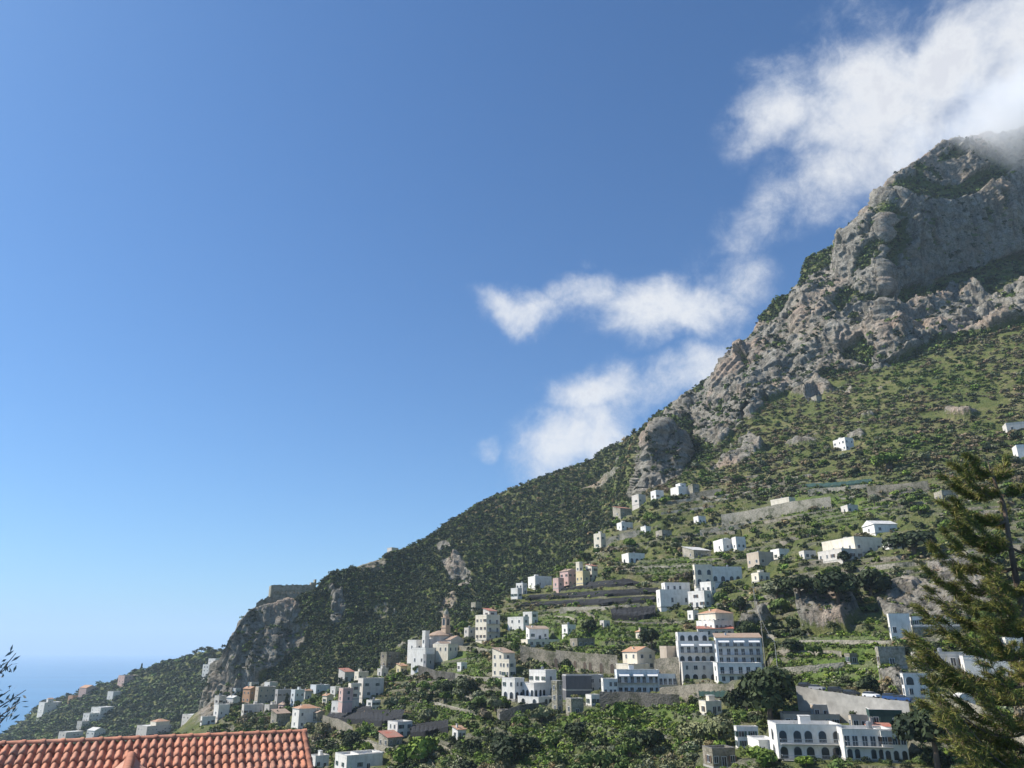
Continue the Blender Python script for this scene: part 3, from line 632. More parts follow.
hs('apartment_block', 'long blue white block with dark balconies under the gabled house', 'apartment block', 616, 660, 672, 694, .04, 'flat', 'blue', 2, 7, 1, blocks=[(603, 618, 681, 696, -4, 'flat', 'white', 2, 3, 1), (658, 678, 676, 694, 1, 'flat', 'blue', 2, 4, 1)], bal=((0, 0), (0, 1), (2, 1)), awn=3)
hs('apartment_block', 'stepped white apartment block with garages, left of the blue balconied one', 'apartment block', 678, 715, 642, 664, .04, 'terrace', 'white', 2, 5, 1, blocks=[(677, 708, 633, 643, 4, 'terrace', 'white', 1, 4, 1), (682, 717, 663, 682, -4, 'terrace', 'warm', 2, 4, 1)], bal=((0, 0), (0, 1)), arch=1, awn=2)
hs('apartment_block', 'tall apartment block with pale blue balconies beside the big dark tree', 'apartment block', 716, 762, 638, 664, .04, 'shed', 'blue', 3, 6, 1, blocks=[(717, 762, 664, 684, -3, 'terrace', 'white', 2, 5, 1)], bal=((0, 0), (0, 1), (0, 2), (1, 1)), tile='tile_old', depth=6, awn=3)
hs('red_roof_house', 'low house with long red awning roof just below the hipped villa', 'house', 697, 733, 629, 637, .04, 'shed', 'warm', 1, 5, 1, tile='tile_red', depth=4, dd=-3, hits=(716, 634))
# --- right
hs('white_house', 'white tall fronted house with two windows at the head of a colonnade', 'house', 891, 911, 616, 640, .06, 'flat', 'white', 1, 2, 1, blocks=[(911, 955, 619, 627, 2, 'flat', 'white', 1, 7, 1), (911, 958, 628, 637, 0, 'terrace', 'stone_pale', 0, 1, 1)], beta=12, winh=1.7)
hs('stone_house', 'plain tan stone block with a dark doorway below the colonnade', 'house', 878, 905, 650, 667, .1, 'flat', 'stone_pale', 1, 1, 1)
hs('arched_house', 'white house with two big arched windows beside the parked cars', 'house', 904, 928, 675, 698, .1, 'terrace', 'white', 2, 2, 1, arch=2, door=False)
hs('long_building', 'long low cream terrace building under the colonnade behind the conifer', 'building', 915, 962, 655, 670, .04, 'flat', 'warm', 1, 6, 1, winh=2)
hs('long_white_house', 'long white house with dark doors at the right edge behind the conifer', 'house', 964, 1045, 659, 680, .04, 'flat', 'white', 1, 7, 1, winh=2.2)
hs('shed', 'small white boat shed with dark doorway on the road behind the conifer', 'shed', 956, 975, 698, 710, .3, 'vault', 'white', 1, 1, 1)
hs('house', 'white house at the right edge behind the conifer, above the long white one', 'house', 1004, 1044, 640, 652, .1, 'flat', 'white', 1, 4, 1)
hs('hotel', 'long white hotel with two rows of big arched windows and balconies', 'hotel', 777, 842, 728, 760, .04, 'flat', 'white', 2, 5, 1, bal=((0, 0), (0, 1)), arch=True, beta=11, depth=9)
hs('house', 'white two storey row house with arches adjoining the hotel on its right', 'house', 844, 892, 733, 760, .04, 'flat', 'white', 2, 6, 1, bal=((0, 1),), arch=1, beta=11, depth=8, blocks=[(884, 908, 735, 762, 1, 'flat', 'white', 2, 3, 1)])
hs('pergola_house', 'brown terrace house with dark openings right above the hotel roof', 'house', 783, 838, 717, 730, .04, 'flatgrey', 'tan', 1, 7, 1, dd=9, hits=(810, 728), arch=False, winh=2.2)
hs('rooftop_hut', 'flat brown hut standing against the road wall behind the hotel', 'hut', 812, 838, 708, 719, .1, 'flat', 'tan', 1, 3, 1, dd=14, hits=(810, 728))
hs('green_canopy_house', 'shed with green netting and white flat roof under the road wall', 'shed', 870, 908, 713, 728, .04, 'flat', 'net_green', 1, 4, 1, dd=6, hits=(870, 730))
hs('red_roof_shed', 'small shed with faded red roof under the green netted shed', 'shed', 866, 890, 727, 732, .1, 'shed', 'warm', 1, 2, 1, tile='tile_red', dd=4, hits=(870, 731))
hs('white_house', 'small plain white house left of the hotel with a white stair wall', 'house', 736, 759, 730, 749, .1, 'flat', 'white', 2, 2, 1, blocks=[(758, 778, 742, 754, -1, 'terrace', 'white', 0, 1, 1)], found=2)
hs('brown_roof_house', 'low stone house with brown roof under the trees at the bottom edge', 'house', 704, 736, 752, 768, .3, 'flatgrey', 'stone', 1, 3, 1)
# --- lower left
hs('white_house', 'low building with broad white flat roofs at the bottom beside the red tiles', 'building', 334, 382, 758, 772, .25, 'flat', 'white', 1, 4, 2, blocks=[(350, 383, 756, 764, 4, 'flat', 'white', 1, 3, 2)])
hs('white_house', 'small white flat roofed house right at the corner of the near tiled roof', 'house', 309, 328, 758, 770, .3, 'flat', 'white', 1, 2, 1)
hs('red_roof_house', 'white house with wide red awning roof beside a green tree', 'house', 387, 412, 724, 738, .4, 'flat', 'white', 2, 2, 2, blocks=[(378, 402, 738, 748, -5, 'shed', 'stone_pale', 1, 2, 2)], tile='tile_red')
hs('white_house', 'blue shaded white house with orange hipped roof just above the near tiled roof', 'house', 291, 318, 709, 729, .25, 'hip', 'white', 2, 3, 1)
hs('big_cream_house', 'large cream house with blank grey side wall on the left spur crest', 'house', 357, 383, 680, 698, .2, 'flat', 'warm', 2, 2, 1, blocks=[(348, 359, 685, 699, -5, 'flat', 'cream', 2, 1, 1), (340, 352, 690, 702, -8, 'flat', 'pink', 2, 1, 1)])
hs('white_house', 'white porch house above the dark net on the left spur', 'house', 331, 349, 703, 713, .5, 'flat', 'white', 1, 2, 2)
hs('red_roof_house', 'house with bright red roof on the crest against the dark wood', 'house', 338, 354, 672, 682, .4, 'shed', 'warm', 1, 2, 1, tile='tile_red')
hs('house', 'faded cream flat house right of the bright red roof on the crest', 'house', 354, 368, 673, 681, .3, 'flat', 'cream', 1, 2, 1)
hs('ruined_house', 'grey stone ruin with empty windows left of the church', 'ruin', 380, 400, 652, 668, .3, 'none', 'stone', 2, 2, 1, shut=None)
hs('blue_house', 'light blue house with small red roof in the hollow left of the grassy crest', 'house', 290, 303, 691, 706, .3, 'flat', 'blue', 2, 2, 1)
hs('pink_house', 'small pink house with orange roof beside the light blue house', 'house', 302, 311, 691, 699, .3, 'gable', 'warm', 1, 1, 1)
hs('blue_house', 'pale blue double house on the grassy crest', 'house', 310, 329, 686, 694, .3, 'flat', 'blue', 1, 3, 1)
hs('orange_house', 'orange house with tiled roof at the foot of the dark wood', 'house', 242, 256, 689, 703, .5, 'gable', 'orange', 2, 2, 2)
hs('tan_house', 'tall tan house with dark windows right of the orange house', 'house', 254, 274, 688, 704, .15, 'flat', 'tan', 3, 3, 1)
hs('grey_house', 'grey flat roofed house between the tan house and the light blue house', 'house', 274, 291, 691, 706, .15, 'flat', 'grey', 2, 3, 1)
hs('white_house', 'white cottage at the left end of the village hollow below the cliff', 'house', 226, 239, 698, 706, .5, 'gable', 'white', 1, 1, 2, tile='flat')
hs('terrace_house', 'long grey white terrace house just above the ridge tiles below the cliff', 'house', 241, 262, 706, 716, .1, 'flat', 'warm', 1, 4, 1)
hs('house', 'white and grey house at the far left of the village hollow', 'house', 213, 228, 706, 718, .3, 'flat', 'white', 1, 2, 1)
hs('house', 'weathered stone cottage below the crest beside the narrow cypress', 'house', 270, 289, 714, 727, .3, 'shed', 'stone_pale', 1, 2, 1, tile='tile_old')
hs('ridge_house', 'tiny pale house on the wooded skyline', 'house', 387, 398, 548, 554, .4, 'flat', 'warm', 1, 2, 1, D=905)
# --- more of the small buildings between the big ones
hs('stone_house', 'rough stone house touching the right side of the topmost cliff house', 'house', 689, 700, 485, 497, .4, 'flatgrey', 'stone_pale', 2, 1, 1)
hs('ruined_house', 'low broad stone ruin left of the villa with two square wings', 'ruin', 683, 711, 550, 558, .4, 'shed', 'stone_pale', 1, 3, 2, tile='flat')
hs('hut', 'low grey hut on the terraces right of the white cottage with dark arches', 'hut', 656, 672, 531, 538, .4, 'flatgrey', 'stone_pale', 1, 2, 1)
hs('stone_house', 'broad stone farm building right of the brown roofed cottage', 'house', 570, 595, 640, 648, .3, 'flatgrey', 'stone', 1, 3, 1)
hs('hut', 'tiny white hut on top of the arcaded retaining wall', 'hut', 594, 605, 666, 673, .4, 'flat', 'white', 1, 1, 1)
hs('stone_house', 'tall windowless tan house right of the orange roofed gabled house', 'house', 661, 678, 648, 670, .4, 'flatgrey', 'tan', 0, 1, 0)
hs('house', 'small grey house just right of the church nave', 'house', 464, 475, 629, 640, .4, 'flat', 'warm', 2, 1, 1)
hs('ruined_house', 'pale ruin on the brow above the penthouse block', 'ruin', 471, 482, 602, 610, .4, 'none', 'stone_pale', 1, 1, 1)
hs('hut', 'pale hut right below the grey stone ruin near the church', 'hut', 377, 388, 670, 677, .4, 'flat', 'warm', 1, 1, 1)
hs('shed', 'brown shack between the hotel roof and the road wall', 'shed', 851, 868, 719, 729, .1, 'flatgrey', 'tan', 1, 2, 1, dd=5, hits=(860, 731))
hs('terrace_house', 'long white terrace wall house at the very left of the village hollow', 'house', 200, 214, 718, 725, .1, 'flat', 'white', 1, 3, 1)
hs('house', 'small warm house in front of the tan and orange houses', 'house', 264, 276, 706, 713, .4, 'flat', 'warm', 1, 1, 1)
hs('house', 'cream cottage with tiled roof between the pale blue double house and the grassy slope', 'house', 322, 333, 696, 704, .4, 'gable', 'cream', 1, 1, 1)
hs('hut', 'stone hut under the trees left of the dark bastion wall end', 'hut', 497, 510, 712, 722, .4, 'flatgrey', 'stone', 1, 1, 1)
hs('house', 'white cottage with a dark door between the white cube and the hipped villa', 'house', 688, 699, 612, 620, .5, 'flat', 'white', 1, 1, 1)
hs('house', 'low cream farmhouse below the white houses with square wings', 'house', 752, 770, 574, 581, .4, 'flat', 'cream', 1, 2, 1)
hs('hut', 'small pale hut on the steps under the black net patch', 'hut', 600, 610, 622, 628, .4, 'flat', 'warm', 1, 1, 1)
hs('shed', 'low shed with flat roof beside the villa with outside stair', 'shed', 800, 816, 552, 559, .3, 'flatgrey', 'warm', 1, 2, 1)
hs('hut', 'lone grey stone hut in the brown scrub high above the pale wall', 'hut', 812, 822, 396, 402, .5, 'flatgrey', 'stone_pale', 1, 1, 1)
hs('house', 'pair of small white rooms on the terrace left of the blue white block', 'house', 586, 600, 697, 706, .4, 'flat', 'white', 1, 2, 1)
hs('house', 'small cream house stacked behind the orange house at the foot of the wood', 'house', 246, 258, 683, 690, .4, 'flat', 'cream', 1, 2, 1)
hs('house', 'white box house tucked between the tan house and the dark wood', 'house', 264, 277, 683, 690, .4, 'flat', 'white', 1, 2, 1)
hs('house', 'pinkish low house in front of the grey flat roofed house', 'house', 278, 290, 705, 712, .4, 'gable', 'pink', 1, 2, 1, tile='tile_old')
hs('house', 'white cottage nearest the right end of the pale blue double house', 'house', 330, 340, 688, 695, .5, 'flat', 'white', 1, 1, 1)
hs('house', 'tiny white house at the foot of the big cliff above the hollow', 'house', 230, 240, 689, 696, .5, 'flat', 'white', 1, 1, 1)
hs('house', 'warm coloured house left of the white cottage with flat pale gable', 'house', 214, 225, 697, 705, .4, 'flat', 'warm', 1, 2, 1)
hs('house', 'white house with green shutters under the large cream house crest', 'house', 366, 380, 702, 711, .4, 'flat', 'white', 2, 2, 1, shut='shut_green')
hs('house', 'stone cottage left of the dark terrace nets on the lower left', 'house', 312, 324, 713, 722, .4, 'gable', 'stone_pale', 1, 1, 1, tile='tile_old')
hs('house', 'small ochre house just right of the grey ruin below the church', 'house', 396, 407, 666, 674, .4, 'shed', 'yellow', 1, 2, 1)
hs('hut', 'white hut above the curved bastion wall of the church', 'hut', 457, 467, 664, 671, .4, 'flat', 'white', 1, 1, 1)
hs('house', 'low white house right of the brown roofed cottage and its annex', 'house', 562, 576, 626, 634, .4, 'flat', 'white', 1, 2, 1)
hs('house', 'cream house with small tiled roof in the green field below the nets', 'house', 636, 649, 632, 640, .4, 'gable', 'cream', 1, 1, 1)
hs('hut', 'stone hut at the right end of the garden terrace above the cars', 'hut', 846, 858, 656, 664, .4, 'flatgrey', 'stone', 1, 1, 1)
hs('house', 'white flat house on the terrace below the long white gabled house', 'house', 884, 902, 541, 549, .4, 'flat', 'white', 1, 3, 1)
hs('house', 'pale farmhouse with flat roof below the brownish ruined wall', 'house', 842, 858, 506, 513, .4, 'flat', 'warm', 1, 2, 1)
hs('house', 'small white house on the open terrace left of the broad pale stone wall', 'house', 694, 706, 517, 524, .4, 'flat', 'white', 1, 2, 1)
hs('house', 'cream terrace house with brown shutters below the teal net by the lane', 'house', 700, 722, 704, 715, .3, 'flat', 'cream', 1, 3, 1, shut='shut_brown')
hs('house', 'white cottage half hidden in the orchard right of the bright green tree', 'house', 452, 466, 730, 740, .4, 'shed', 'white', 1, 2, 1, tile='tile')
# --- far headland
ff = dict(far_=True, found=14, winh=1.6)
hs('villa', 'far pink villa on the headland skyline beside the lone cypress', 'villa', 118, 137, 676, 683, .3, 'flat', 'pink', 2, 4, 2, **ff)
hs('house', 'far pinkish house on the headland skyline with a white one behind', 'house', 79, 95, 688, 695, .4, 'gable', 'pink', 1, 3, 2, blocks=[(88, 95, 687, 692, 8, 'flat', 'white', 1, 1, 1)], **ff)
hs('house', 'far orange tinted cottage on the headland skyline', 'house', 68, 78, 696, 701, .4, 'flat', 'orange', 1, 2, 1, **ff)
hs('villa', 'far white villa with a little turret at the sea end of the headland', 'villa', 38, 58, 703, 713, .25, 'flat', 'white', 2, 2, 1, blocks=[(52, 70, 706, 713, 5, 'flat', 'grey', 2, 5, 1), (46, 52, 699, 704, 3, 'gable', 'white', 1, 1, 1)], **ff)
hs('house', 'far white house alone in the middle of the dark headland', 'house', 107, 120, 692, 700, .4, 'flat', 'white', 1, 2, 1, **ff)
hs('apartment_block', 'far stepped white blocks on the headland below the lone white house', 'apartment block', 82, 96, 714, 726, .4, 'flat', 'white', 3, 3, 2, blocks=[(91, 112, 708, 717, 6, 'flat', 'white', 2, 4, 3), (76, 87, 722, 732, -12, 'flat', 'warm', 2, 2, 2)], **ff)
hs('house', 'far low cream building row just above the ridge tiles at left', 'house', 58, 80, 733, 742, .3, 'flat', 'warm', 2, 5, 2, **ff)
hs('house', 'far white house with pointed gable just above the ridge tiles', 'house', 86, 103, 731, 741, .4, 'gable', 'white', 2, 3, 2, tile='flat', **ff)
hs('villa', 'far grey white building with low ochre domed roof', 'building', 136, 168, 727, 738, .3, 'flat', 'warm', 2, 6, 3, blocks=[(150, 168, 722, 729, 6, 'hip', 'cream', 1, 3, 2)], **ff)
hs('apartment_block', 'far wide grey white apartment row right of the ochre domed one', 'apartment block', 181, 219, 716, 730, .3, 'flat', 'warm', 3, 8, 3, **ff)
hs('apartment_block', 'far white stepped houses tucked against the foot of the big cliff', 'apartment block', 202, 214, 665, 676, .5, 'flat', 'white', 3, 2, 2, blocks=[(208, 221, 659, 667, 8, 'flat', 'white', 2, 2, 2)], **ff)

# --- church
def church():
    D = placed(432, 664); root = link('church', None, None, pt(432, 664, D), 0); az = float(azt(432, 664)[0]); be = math.radians(42)
    tag(root, 'white village church with tiled drum roof and a brick domed bell tower', 'church')
    d = Vector((math.sin(az), math.cos(az), 0)); r = Vector((math.cos(az), -math.sin(az), 0)); Yl = d * math.cos(be) - r * math.sin(be); Xl = Vector((Yl.y, -Yl.x, 0)); yaw = math.atan2(-Yl.x, Yl.y)
    root.rotation_euler = (0, 0, yaw); org = root.location.copy(); s = D / math.hypot(*[float(q) for q in ray(432, 650)[:2]]) / F
    BOXES.append((404, 606, 464, 668, D))
    def loc(px, py, dd):
        o = pt(px, py, D + dd) - org; return Vector((o.dot(Xl), o.dot(Yl), o.z))
    def block(a0, a1, t_, b_, dd, m, fl=.5, rf='flat', nf=2, nl=2, fls=1, found=6):
        xc = a0 + (a1 - a0) * fl; p = loc(xc, b_, dd); W = (a1 - a0) * s; LF = max(2.5, W * (1 - fl) / math.cos(be)); LL = max(2.5, W * fl / math.sin(be)); H = (b_ - t_) * s * 1.03
        mb = MB(); mb.box(0, LF, 0, LL, -found, H, 0); link('wall', mb.mesh('wall', [M[m]]), root, p)
        if rf: link('roof', roof_mesh(rf, LF, LL, H, M['flat'] if rf == 'flat' else M['tile_old'], M[m]), root, p)
        for k in range(fls):
            for c in range(nf): link('window', window_mesh(.9, 1.6, c % 2 == 0, None), root, p + Vector((LF * (c + .5) / nf, 0, H / fls * k + H / fls * .3)), 0)
            for c in range(nl): link('window', window_mesh(.9, 1.6, False, None), root, p + Vector((0, LL * (c + .5) / nl, H / fls * k + H / fls * .3)), -math.pi / 2)
    block(421, 455, 640, 656, 6, 'warm', .3, None, 0, 1)              # drum base
    block(407, 422, 642, 652, 8, 'white', .6, 'flat', 1, 1)
    block(422, 429, 633, 648, 5, 'white', .4, 'flat', 0, 1)
    block(411, 434, 651, 667, -6, 'white', .6, 'flat', 2, 2, 1)
    block(424, 434, 657, 667, -10, 'grey', .2, 'flat', 1, 1)
    block(434, 452, 645, 654, -2, 'warm', .4, 'gable', 1, 1)
    block(434, 464, 641, 655, 3, 'warm', .55, 'gablef', 1, 2)
    block(433, 458, 646, 653, -8, 'cream', .6, 'flat', 2, 3)
    # octagonal drum with tiled cap
    p = loc(440, 641, 14); m = MB(); R = 13 * s
    m.lathe(p.x, p.y, [(R, p.z - 4), (R, p.z + 5 * s)], 8, 0); link('drum', m.mesh('drum', [M['warm']]), root)
    m = MB(); z = p.z + 5 * s; m.lathe(p.x, p.y, [(R + .5, z - .1), (R + .5, z + .25), (R * .62, z + 3.4 * s), (R * .2, z + 5.2 * s), (.01, z + 5.4 * s)], 16, 0); link('roof', m.mesh('roof', [M['tile_old']]), root)
    # bell tower
    p = loc(445.5, 640, 12); h = s; T = link('bell_tower', None, root, p); w = 3.4 * s
    m = MB(); m.box(-w, w, -w, w, -6, 12 * h, 0); m.box(-w - .25, w + .25, -w - .25, w + .25, 12 * h, 12.6 * h, 0)
    m.box(-w * .9, w * .9, -w * .9, w * .9, 12.6 * h, 22 * h, 0); m.box(-w - .2, w + .2, -w - .2, w + .2, 22 * h, 22.6 * h, 0); link('shaft', m.mesh('shaft', [M['brick']]), T)
    for q in range(4):
        a = q * math.pi / 2; link('belfry_opening', window_mesh(1.9, 3.6, True, None), T, (math.sin(a) * w * .9, -math.cos(a) * w * .9, 14.5 * h), a)
    m = MB(); m.lathe(0, 0, [(w * .85, 22.6 * h), (w * .85, 25 * h), (w * .95, 25.2 * h)], 8, 0); link('lantern', m.mesh('lantern', [M['brick']]), T)
    m = MB(); m.lathe(0, 0, [(w * .9, 25.2 * h), (w * .8, 27.4 * h), (w * .5, 29.2 * h), (w * .18, 30.2 * h), (.15, 31.2 * h), (.06, 33 * h)], 12, 0); link('dome', m.mesh('dome', [M['stone_pale']]), T)
church()

# --- castle ruin on the spur
def castle():
    D = 868; a, b = pt(270, 600, D), pt(315, 590, D + 8); z = min(a.z, b.z) - 4
    root = link('castle_ruin', None, None, (a.x, a.y, z), math.atan2(b.y - a.y, b.x - a.x)); tag(root, 'long roofless stone ruin on top of the sheer cliff', 'ruin')
    L = math.hypot(b.x - a.x, b.y - a.y); s = D / math.hypot(*[float(q) for q in ray(290, 590)[:2]]) / F
    zt = pt(292, 585, D).z - z; m = MB(); n = 22; rr = random.Random(3)
    for i in range(n):
        x0, x1 = L * i / n, L * (i + 1) / n - .003; top = zt + rr.uniform(-.8, .4) + (1.5 * i / n)
        if i % 2 == 1: m.box(x0, x1, 0, 1.3, 0, top * .55); m.box(x0, x1, 0, 1.3, top * .55 + 2.2, top)
        else: m.box(x0, x1, 0, 1.3, 0, top)
        m.box(x0, x1, 13, 14.3, 0, top - 1)
    m.box(-.1, 1.2, 1.3, 13, 0, zt - .8); m.box(L - 1.2, L + .1, 1.3, 13, 0, zt)
    link('wall', m.mesh('wall', [M['stone_pale']]), root)
    m = MB(); x = L - 5; m.box(x, x + 5.5, -1, 6, 0, zt + 3.4 * s); m.box(x + 3.8, x + 5.5, -1, 6, zt + 3.4 * s, zt + 6.5 * s); link('tower', m.mesh('tower', [M['stone_pale']]), root)
    BOXES.append((270, 578, 314, 590, D))
castle()
m = MB(); D = 866; p0 = pt(256, 606, D); p1 = pt(272, 599, D)
root = link('ruined_wall', None, None, (0, 0, 0)); tag(root, 'low broken outwork wall left of the castle ruin on the cliff edge', 'wall')
for i in range(8):
    a = p0.lerp(p1, i / 8); b = p0.lerp(p1, (i + .98) / 8); up = Vector((0, 0, 3.2 + (i % 3) * .8)); n_ = Vector((0, 2, 0)); dn = Vector((0, 0, -6))
    for q in ((a + dn, b + dn, b + up, a + up), (a + up, b + up, b + up + n_, a + up + n_), (a + n_ + dn, a + dn, a + up, a + up + n_), (b + dn, b + n_ + dn, b + up + n_, b + up)): m.face(q)
link('masonry', m.mesh('masonry', [M['stone']]), root)
m = MB(); D = 1630; p = pt(140, 676, D)

# ------------------------------------------------------------------ retaining walls, road, nets
def wall(name, label, pts, h, m='stone', th=.7, niches=0, cat='wall', cap=False, down=3, group=None, pad_back=0, road_w=0):
    """pts = places on the slope the wall runs through (survey picks), h in metres"""
    P_ = []
    for i in range(len(pts) - 1):
        for k in range(6):
            f = k / 6; P_.append((pts[i][0] * (1 - f) + pts[i + 1][0] * f, pts[i][1] * (1 - f) + pts[i + 1][1] * f))
    P_.append(pts[-1]); Q = [hit(*p) for p in P_]; Q = [q for q in Q if q]
    D_ = [math.hypot(q.x, q.y) for q in Q]; D_ = np.convolve(np.pad(D_, 6, mode='edge'), np.ones(13) / 13, 'valid')
    Q = [pt(*p, d) for p, d in zip(P_, D_)]
    for x, y in P_: BOXES.append((x - 3, y - h * 2.2, x + 3, y - 3 - h * .5, 0 if 0 else math.hypot(Q[0].x, Q[0].y)))
    mb = MB(); rr = random.Random(int(pts[0][0]))
    back = [Vector((q.x, q.y, 0)).normalized() * th for q in Q]
    for a_, b_ in zip(Q, Q[1:]):
        xl_ = Vector((b_.x - a_.x, b_.y - a_.y, 0)); ln_ = xl_.length + 1e-6; xl_ /= ln_; PADS.append((a_.copy(), xl_, Vector((-xl_.y, xl_.x, 0)), -.5, ln_ + .5, -2.5, pad_back, min(a_.z, b_.z) - .1)); PADS.append((a_.copy(), xl_, Vector((-xl_.y, xl_.x, 0)), -.5, ln_ + .5, 0, th + road_w, min(a_.z, b_.z) + h - 1.2))
    tp = [q.z + h + rr.uniform(-.12, .12) for q in Q]
    for i in range(len(Q) - 1):
        a, b = Q[i], Q[i + 1]; A, B = back[i], back[i + 1]
        f = [Vector((a.x, a.y, a.z - down)), Vector((b.x, b.y, b.z - down)), Vector((b.x, b.y, tp[i + 1])), Vector((a.x, a.y, tp[i]))]
        g = [f[0] + A, f[1] + B, f[2] + B, f[3] + A]
        mb.face(f); mb.face([f[3], f[2], g[2], g[3]]); mb.face(g[::-1])
        if i == 0: mb.face([f[0], f[3], g[3], g[0]])
        if i == len(Q) - 2: mb.face([f[1], g[1], g[2], f[2]])
    root = link(name, None, None, Q[0]); tag(root, label, cat, group)
    o = link('masonry', mb.mesh('masonry', [M[m]]), root, -Q[0])
    if niches:
        for k in range(niches):
            i = int((k + .5) / niches * (len(Q) - 1)); a, b = Q[i], Q[min(i + 1, len(Q) - 1)]; dr = (b - a); an = math.atan2(dr.y, dr.x)
            nrm = Vector((math.sin(an), -math.cos(an), 0)) * .02
            link('arched_niche', window_mesh(1.7, h * .5, True, 'niche'), root, Vector((a.x, a.y, a.z + .2)) + nrm - Q[0], an)
    return Q, tp, back, root
wall('arcaded_wall', 'long grey retaining wall with a row of dark arched recesses', [(556, 668), (585, 672), (618, 675)], 7.5, 'stone', .9, 7)
wall('stone_wall', 'high rough retaining wall under the brown tiled cottage', [(520, 660), (540, 664), (556, 668)], 6.5, 'stone')
wall('road_wall', 'pale curved parapet wall of the lane beside the church', [(455, 650), (475, 652), (492, 655), (506, 659)], 2.6, 'stone_pale', 2.5)
wall('stone_wall', 'curved dark bastion wall below the church', [(418, 675), (435, 681), (455, 684)], 5, 'stone_dark', 1.5)
wall('stone_wall', 'pale low wall sweeping right from the church bastion', [(455, 680), (475, 684), (496, 684)], 3.0, 'stone_pale', 1.2)
wall('stone_wall', 'broad pale stone slope wall under the peach house', [(722, 526), (750, 522), (790, 514), (832, 509)], 7.0, 'stone_pale', 1.2)
wall('stone_wall', 'thin pale wall running below the broad pale one', [(700, 535), (722, 532), (745, 528)], 3.0, 'stone_pale')
wall('stone_wall', 'brownish ruined wall high on the right, left of the roofless ruin', [(868, 497), (900, 495), (930, 492)], 6, 'stone', 1.2)
wall('stone_wall', 'long thin wall along the green net high on the slope', [(808, 494), (840, 492), (868, 489)], 3, 'stone_pale')
wall('stone_wall', 'sloping wall behind the tall narrow cream house', [(606, 545), (622, 539), (640, 536)], 4, 'stone_pale')
wall('stone_wall', 'wall slanting up towards the white houses under the rock tower', [(690, 500), (705, 497), (722, 495)], 4.5, 'stone')
wall('stone_wall', 'long wall under the black nets between the terraces', [(560, 611), (600, 611), (640, 608)], 2.2, 'stone_pale')
wall('stone_wall', 'tan wall left of the stepped apartment block garages', [(655, 680), (668, 679), (680, 679)], 7.5, 'stone', 1.0)
wall('stone_wall', 'wall below the big apartment blocks along the lane', [(660, 700), (700, 697), (735, 698)], 4, 'stone')
wall('stone_wall', 'low pale wall across the terrace right of the utility poles', [(766, 676), (800, 674), (845, 670)], 2.2, 'stone_pale')
wall('stone_wall', 'stone wall on the slope just above the near tiled roof corner', [(322, 726), (340, 731), (352, 739)], 5, 'stone')
wall('stone_wall', 'long low path wall above the white flat roofs', [(348, 742), (370, 745), (390, 751)], 1.6, 'stone_pale')
wall('stone_wall', 'cream retaining wall curving under the arched house behind the conifer', [(945, 715), (975, 728), (1010, 742), (1040, 752)], 5, 'stone_pale')
wall('stone_wall', 'dark curved wall right below the large bright white house', [(500, 722), (520, 715), (545, 712)], 3.4, 'stone_dark')
wall('stone_wall', 'terrace wall beneath the blue white terrace block', [(600, 704), (640, 705), (680, 708)], 4.0, 'stone_dark')
# road and its wall
Q, tp, back, rootw = wall('road_retaining_wall', 'high curved concrete wall carrying the road with parked cars', [(798, 706), (820, 711), (850, 716), (880, 721), (912, 725)], 5.0, 'concrete', .5, road_w=9)
mb = MB(); L = []
for q, t_, b_ in zip(Q, tp, back):
    u = b_.normalized(); L.append((Vector((q.x, q.y, t_ - .25)) + u * .5, Vector((q.x, q.y, t_ - .25)) + u * 7.5))
for i in range(len(L) - 1):
    mb.face([L[i][0], L[i + 1][0], L[i + 1][1], L[i][1]]); dn = Vector((0, 0, -4)); mb.face([L[i][1], L[i + 1][1], L[i + 1][1] + dn, L[i][1] + dn])
tag(link('road', mb.mesh('road', [M['road']])), kind='structure')
